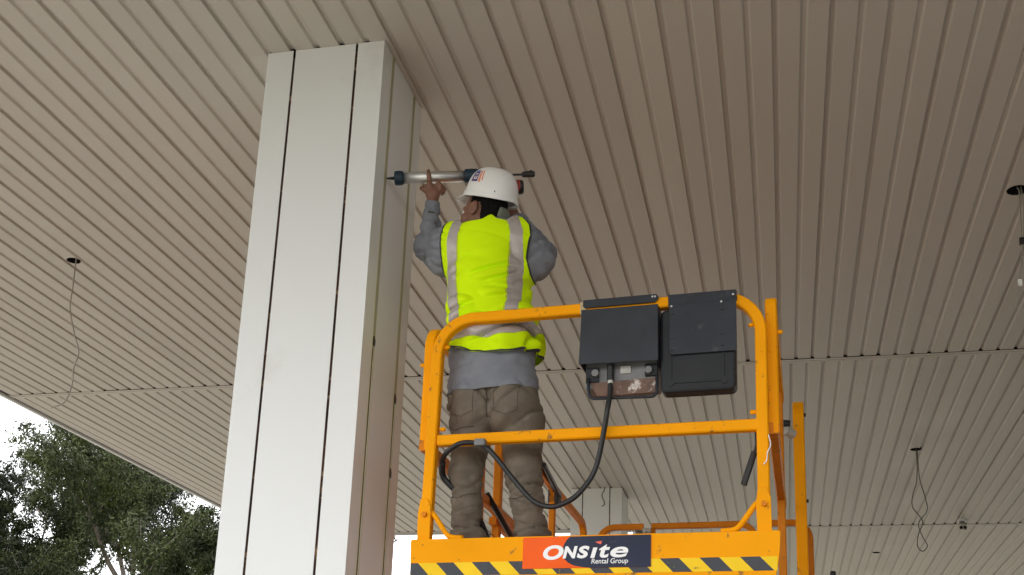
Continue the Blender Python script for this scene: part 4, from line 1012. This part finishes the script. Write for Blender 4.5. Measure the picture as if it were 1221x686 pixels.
# crown ridge, vents dots, sticker
def patch(th0, th1, p0, p1, m, name, off=.0012, parent=None, n=6, skew=0):
    vs = []
    for j in range(n+1):
        for i in range(n+1):
            ph = p0+(p1-p0)*j/n; th = rad(th0+(th1-th0)*i/n+skew*j/n)
            q = hel_pt(th, ph); e1 = hel_pt(th+.01, ph)-q; e2 = hel_pt(th, ph+.01)-q; nn = np.cross(e1, e2); nn /= np.linalg.norm(nn)
            if nn @ (q-HCn) < 0: nn = -nn
            vs.append(q+nn*off)
    return MB().add(vs, [(j*(n+1)+i, j*(n+1)+i+1, (j+1)*(n+1)+i+1, (j+1)*(n+1)+i) for j in range(n) for i in range(n)]).build(name, m, parent or hel, smooth=True)
st = patch(-84, -64, .27, .57, M['sticker_p'], 'sticker', n=8, skew=4)
patch(-92, -87, .26, .55, M['sticker_o'], 'sticker_stripe', n=4, skew=4, parent=hel)
patch(-98, -95, .30, .56, M['sticker_o'], 'sticker_stripe', n=4, skew=4, parent=hel)
patch(-81, -63, .51, .56, M['sticker_b'], 'sticker_band', off=.002, n=4, skew=1)
patch(-80, -70, .32, .345, M['print_w'], 'sticker_print', off=.002, n=3); patch(-80, -77, .32, .40, M['print_w'], 'sticker_print', off=.002, n=3); patch(-73, -70, .32, .40, M['print_w'], 'sticker_print', off=.002, n=3)
patch(-79, -69, .44, .465, M['print_w'], 'sticker_print', off=.002, n=3)
patch(-131, -129, .10, .13, M['binding'], 'rivet', off=.0015, n=3)
# cradle strap at the nape
V, F = mesh_field(lambda q: smax(smax(ell(q, hp(-.066, .012, .0), (.058, .066, .048), ROT), -ell(q, hp(-.040, .0, -.0), (.062, .085, .085), ROT), .004), -.0-(((q-HEAD) @ ROT)[:, 1]+.030), .004), (-1.30, 4.30, 3.94), (-1.04, 4.66, 4.16), .006)
mobj('nape_cradle', V, F, M['cradle'], hel, sm=1)

# ------------------------------------------------------------------ caulking gun (held, so a thing of its own)
gunr = empty('caulking_gun', tuple(GA), label='battery caulking gun with bright metal barrel held against the column', cat='caulking gun')
def gp(t, dz=0, dy=0): v = gun(t, dz, dy)-GA; return Vector(v)
def lathe(prof, k=24): return MB().tube([gp(t) for t, _ in prof], 1.0, k, scale=[r for _, r in prof])
lathe([(0.003, .0035), (.012, .005), (.038, .008), (.040, .010)], 12).build('nozzle', M['rubber'], gunr, smooth=True)
lathe([(.038, .018), (.041, .031), (.052, .0335), (.068, .0335), (.078, .031), (.081, .030)]).build('front_collar', M['teal'], gunr, bevel=.001)
lathe([(.079, .0265), (.375, .0265)], 32).build('barrel', M['alu'], gunr, smooth=True)
lathe([(.365, .028), (.368, .0325), (.400, .0335), (.425, .032), (.428, .026)]).build('rear_collar', M['teal'], gunr, bevel=.001)
lathe([(.426, .030), (.445, .034), (.53, .034), (.545, .028), (.548, .012)]).build('gearbox', M['teal'], gunr, bevel=.002)
MB().tube([gp(.545), gp(.688)], .0052, 8).build('plunger_rod', M['rubber'], gunr)
b = MB(); b.tube([gp(.632), gp(.640), gp(.690), gp(.694)], .0145, 8, scale=[.6, 1, 1, .7]); hk = b.build('rod_handle', M['rubber'], gunr)
MB().tube([gp(.655, .012), gp(.686, .012)], .0055, 8).build('rod_hook', M['rubber'], gunr)
MB().tube([gp(.672, .010), gp(.678, .0165)], .0075, 8).build('hook_knob', M['rubber'], gunr)
# pistol grip and battery, mostly behind the head
g0 = gp(.515, -.02); g1_ = gp(.545, -.16)
MB().tube([g0, g0*.6+g1_*.4, g1_], .021, 14, scale=[1.15, .95, 1.0]).build('grip', M['teal'], gunr, smooth=True)
MB().tube([g1_+Vector((-.045, -.01, -.02)), g1_+Vector((.045, .01, -.02))], .034, 14).build('battery', M['redp'], gunr, bevel=.006)
MB().tube([gp(.545, -.062), gp(.560, -.064), gp(.634, -.066), gp(.642, -.066)], .0335, 20, scale=[.8, 1, 1, .86]).build('motor_housing', M['rubber'], gunr, smooth=False)
MB().tube([gp(.612, -.065), gp(.625, -.065)], .0340, 20).build('motor_band', M['redp'], gunr)

# ------------------------------------------------------------------ trees
def make_tree(name, base, height, spread, seed, leafm, label, n_leaf, lean=(0, 0), crown_from=.35, group='eucalypts beyond the canopy', dens=1.0, leaf=.115):
    rn = random.Random(seed); root = empty(name, base, label=label, cat='tree', group=group)
    wood = MB(); tips = []
    def limb(p, d, L, r, lev):
        n = 5; path = [p.copy()]; q = p.copy(); dd = d.copy()
        for k in range(n):
            dd = (dd + Vector((rn.gauss(0, .13), rn.gauss(0, .13), rn.gauss(.03, .07)))).normalized(); q = q+dd*(L/n); path.append(q.copy())
            if lev >= 2 or (lev == 1 and k > 1): tips.append((q.copy(), lev))
        wood.tube(path, r*.72, 7 if lev < 2 else 4, scale=[1-.62*k/n for k in range(n+1)])
        if lev < 3:
            m = (5, 5, 4)[lev]
            for k in range(m):
                i = rn.choice([2, 3, 4, 5]) if lev else rn.choice([2, 3, 4, 5])
                az = rn.uniform(0, 2*math.pi); el = rn.uniform(.35, 1.0)
                nd = (dd*.5+Vector((math.cos(az), math.sin(az), 0))*el*.9+Vector((0, 0, rn.uniform(.1, .55)))).normalized()
                limb(path[i], nd, L*rn.uniform(.45, .66), r*.48*(1-.1*i/5), lev+1)
            if lev < 2: limb(path[-1], (dd+Vector((0, 0, .25))).normalized(), L*.6, r*.38, lev+1)
    d0 = Vector((lean[0], lean[1], 1)).normalized()
    th = height*.50
    limb(Vector((0, 0, -.2)), d0, th, height*.022, 0)
    wood.build('trunk', M['bark'], root, smooth=True)
    mz = max(t[0].z for t in tips); sx = height/mz*.97
    tips = [(Vector((t.x*1.0, t.y*1.0, t.z)), l) for t, l in tips]
    rs_ = np.random.RandomState(seed); T = np.array([t[:] for t, _ in tips])
    # clumps: each tip carries a loose drooping cluster
    nt2 = len(T); nl = int(n_leaf); ci = rs_.randint(0, nt2, nl)
    csz = (.13+.24*rs_.rand(nt2)**1.5)*height/11*spread
    keep = rs_.rand(nt2) < dens
    ci = ci[keep[ci]]; nl = len(ci)
    off = rs_.normal(size=(nl, 3)); off /= np.linalg.norm(off, axis=1)[:, None]; off *= (rs_.rand(nl)**.55)[:, None]*csz[ci][:, None]; off[:, 2] = off[:, 2]*.7-.06
    C_ = T[ci]+off
    ax = rs_.normal(size=(nl, 3)); ax[:, 2] -= .9; ax /= np.linalg.norm(ax, axis=1)[:, None]
    sd_ = np.cross(ax, rs_.normal(size=(nl, 3))); sd_ /= np.linalg.norm(sd_, axis=1)[:, None]
    Ls = (leaf*(.6+.8*rs_.rand(nl)))[:, None]; wd = Ls*.17
    V = np.stack([C_, C_+ax*Ls*.45+sd_*wd, C_+ax*Ls, C_+ax*Ls*.45-sd_*wd], 1).reshape(-1, 3)
    me = bpy.data.meshes.new('crown'); me.vertices.add(len(V)); me.vertices.foreach_set('co', V.ravel().astype(np.float32))
    me.loops.add(nl*4); me.loops.foreach_set('vertex_index', np.arange(nl*4, dtype=np.int32)); me.polygons.add(nl)
    me.polygons.foreach_set('loop_start', np.arange(0, nl*4, 4, dtype=np.int32)); me.polygons.foreach_set('loop_total', np.full(nl, 4, np.int32))
    me.materials.append(leafm); me.update(); me.validate()
    o = bpy.data.objects.new('crown', me); sc.collection.objects.link(o); o.parent = root
    return root
make_tree('gum_tree', (-22.2, 31, 0), 12.4, 1.15, 11, M['leaf_a'], 'tallest gum tree in the left trees, its top under the canopy corner', 85000)
make_tree('gum_tree', (-26.0, 32, 0), 11.6, 1.3, 23, M['leaf_b'], 'dense dark gum tree at the left edge of the photo', 95000)
make_tree('gum_tree', (-16.7, 30, 0), 13.4, 1.25, 37, M['leaf_a'], 'gum tree with bare forked limbs just left of the near column', 80000)
make_tree('gum_tree', (-22.0, 38, 0), 14.0, 1.35, 41, M['leaf_b'], 'darker gum tree standing behind the gap between the two front gums', 95000)
make_tree('gum_tree', (-21.0, 26.5, 0), 8.9, 1.35, 61, M['leaf_b'], 'low bushy gum tree in front, its crown along the bottom left corner', 60000)
make_tree('gum_tree', (-15.6, 29.5, 0), 10.6, 1.25, 77, M['leaf_a'], 'bushy gum tree whose crown meets the near column edge', 70000)
make_tree('gum_tree', (-12.4, 66, 0), 14.6, .8, 53, M['leaf_b'], 'distant gum tree whose tip shows beside the far column', 12000, leaf=.25, group='distant trees')
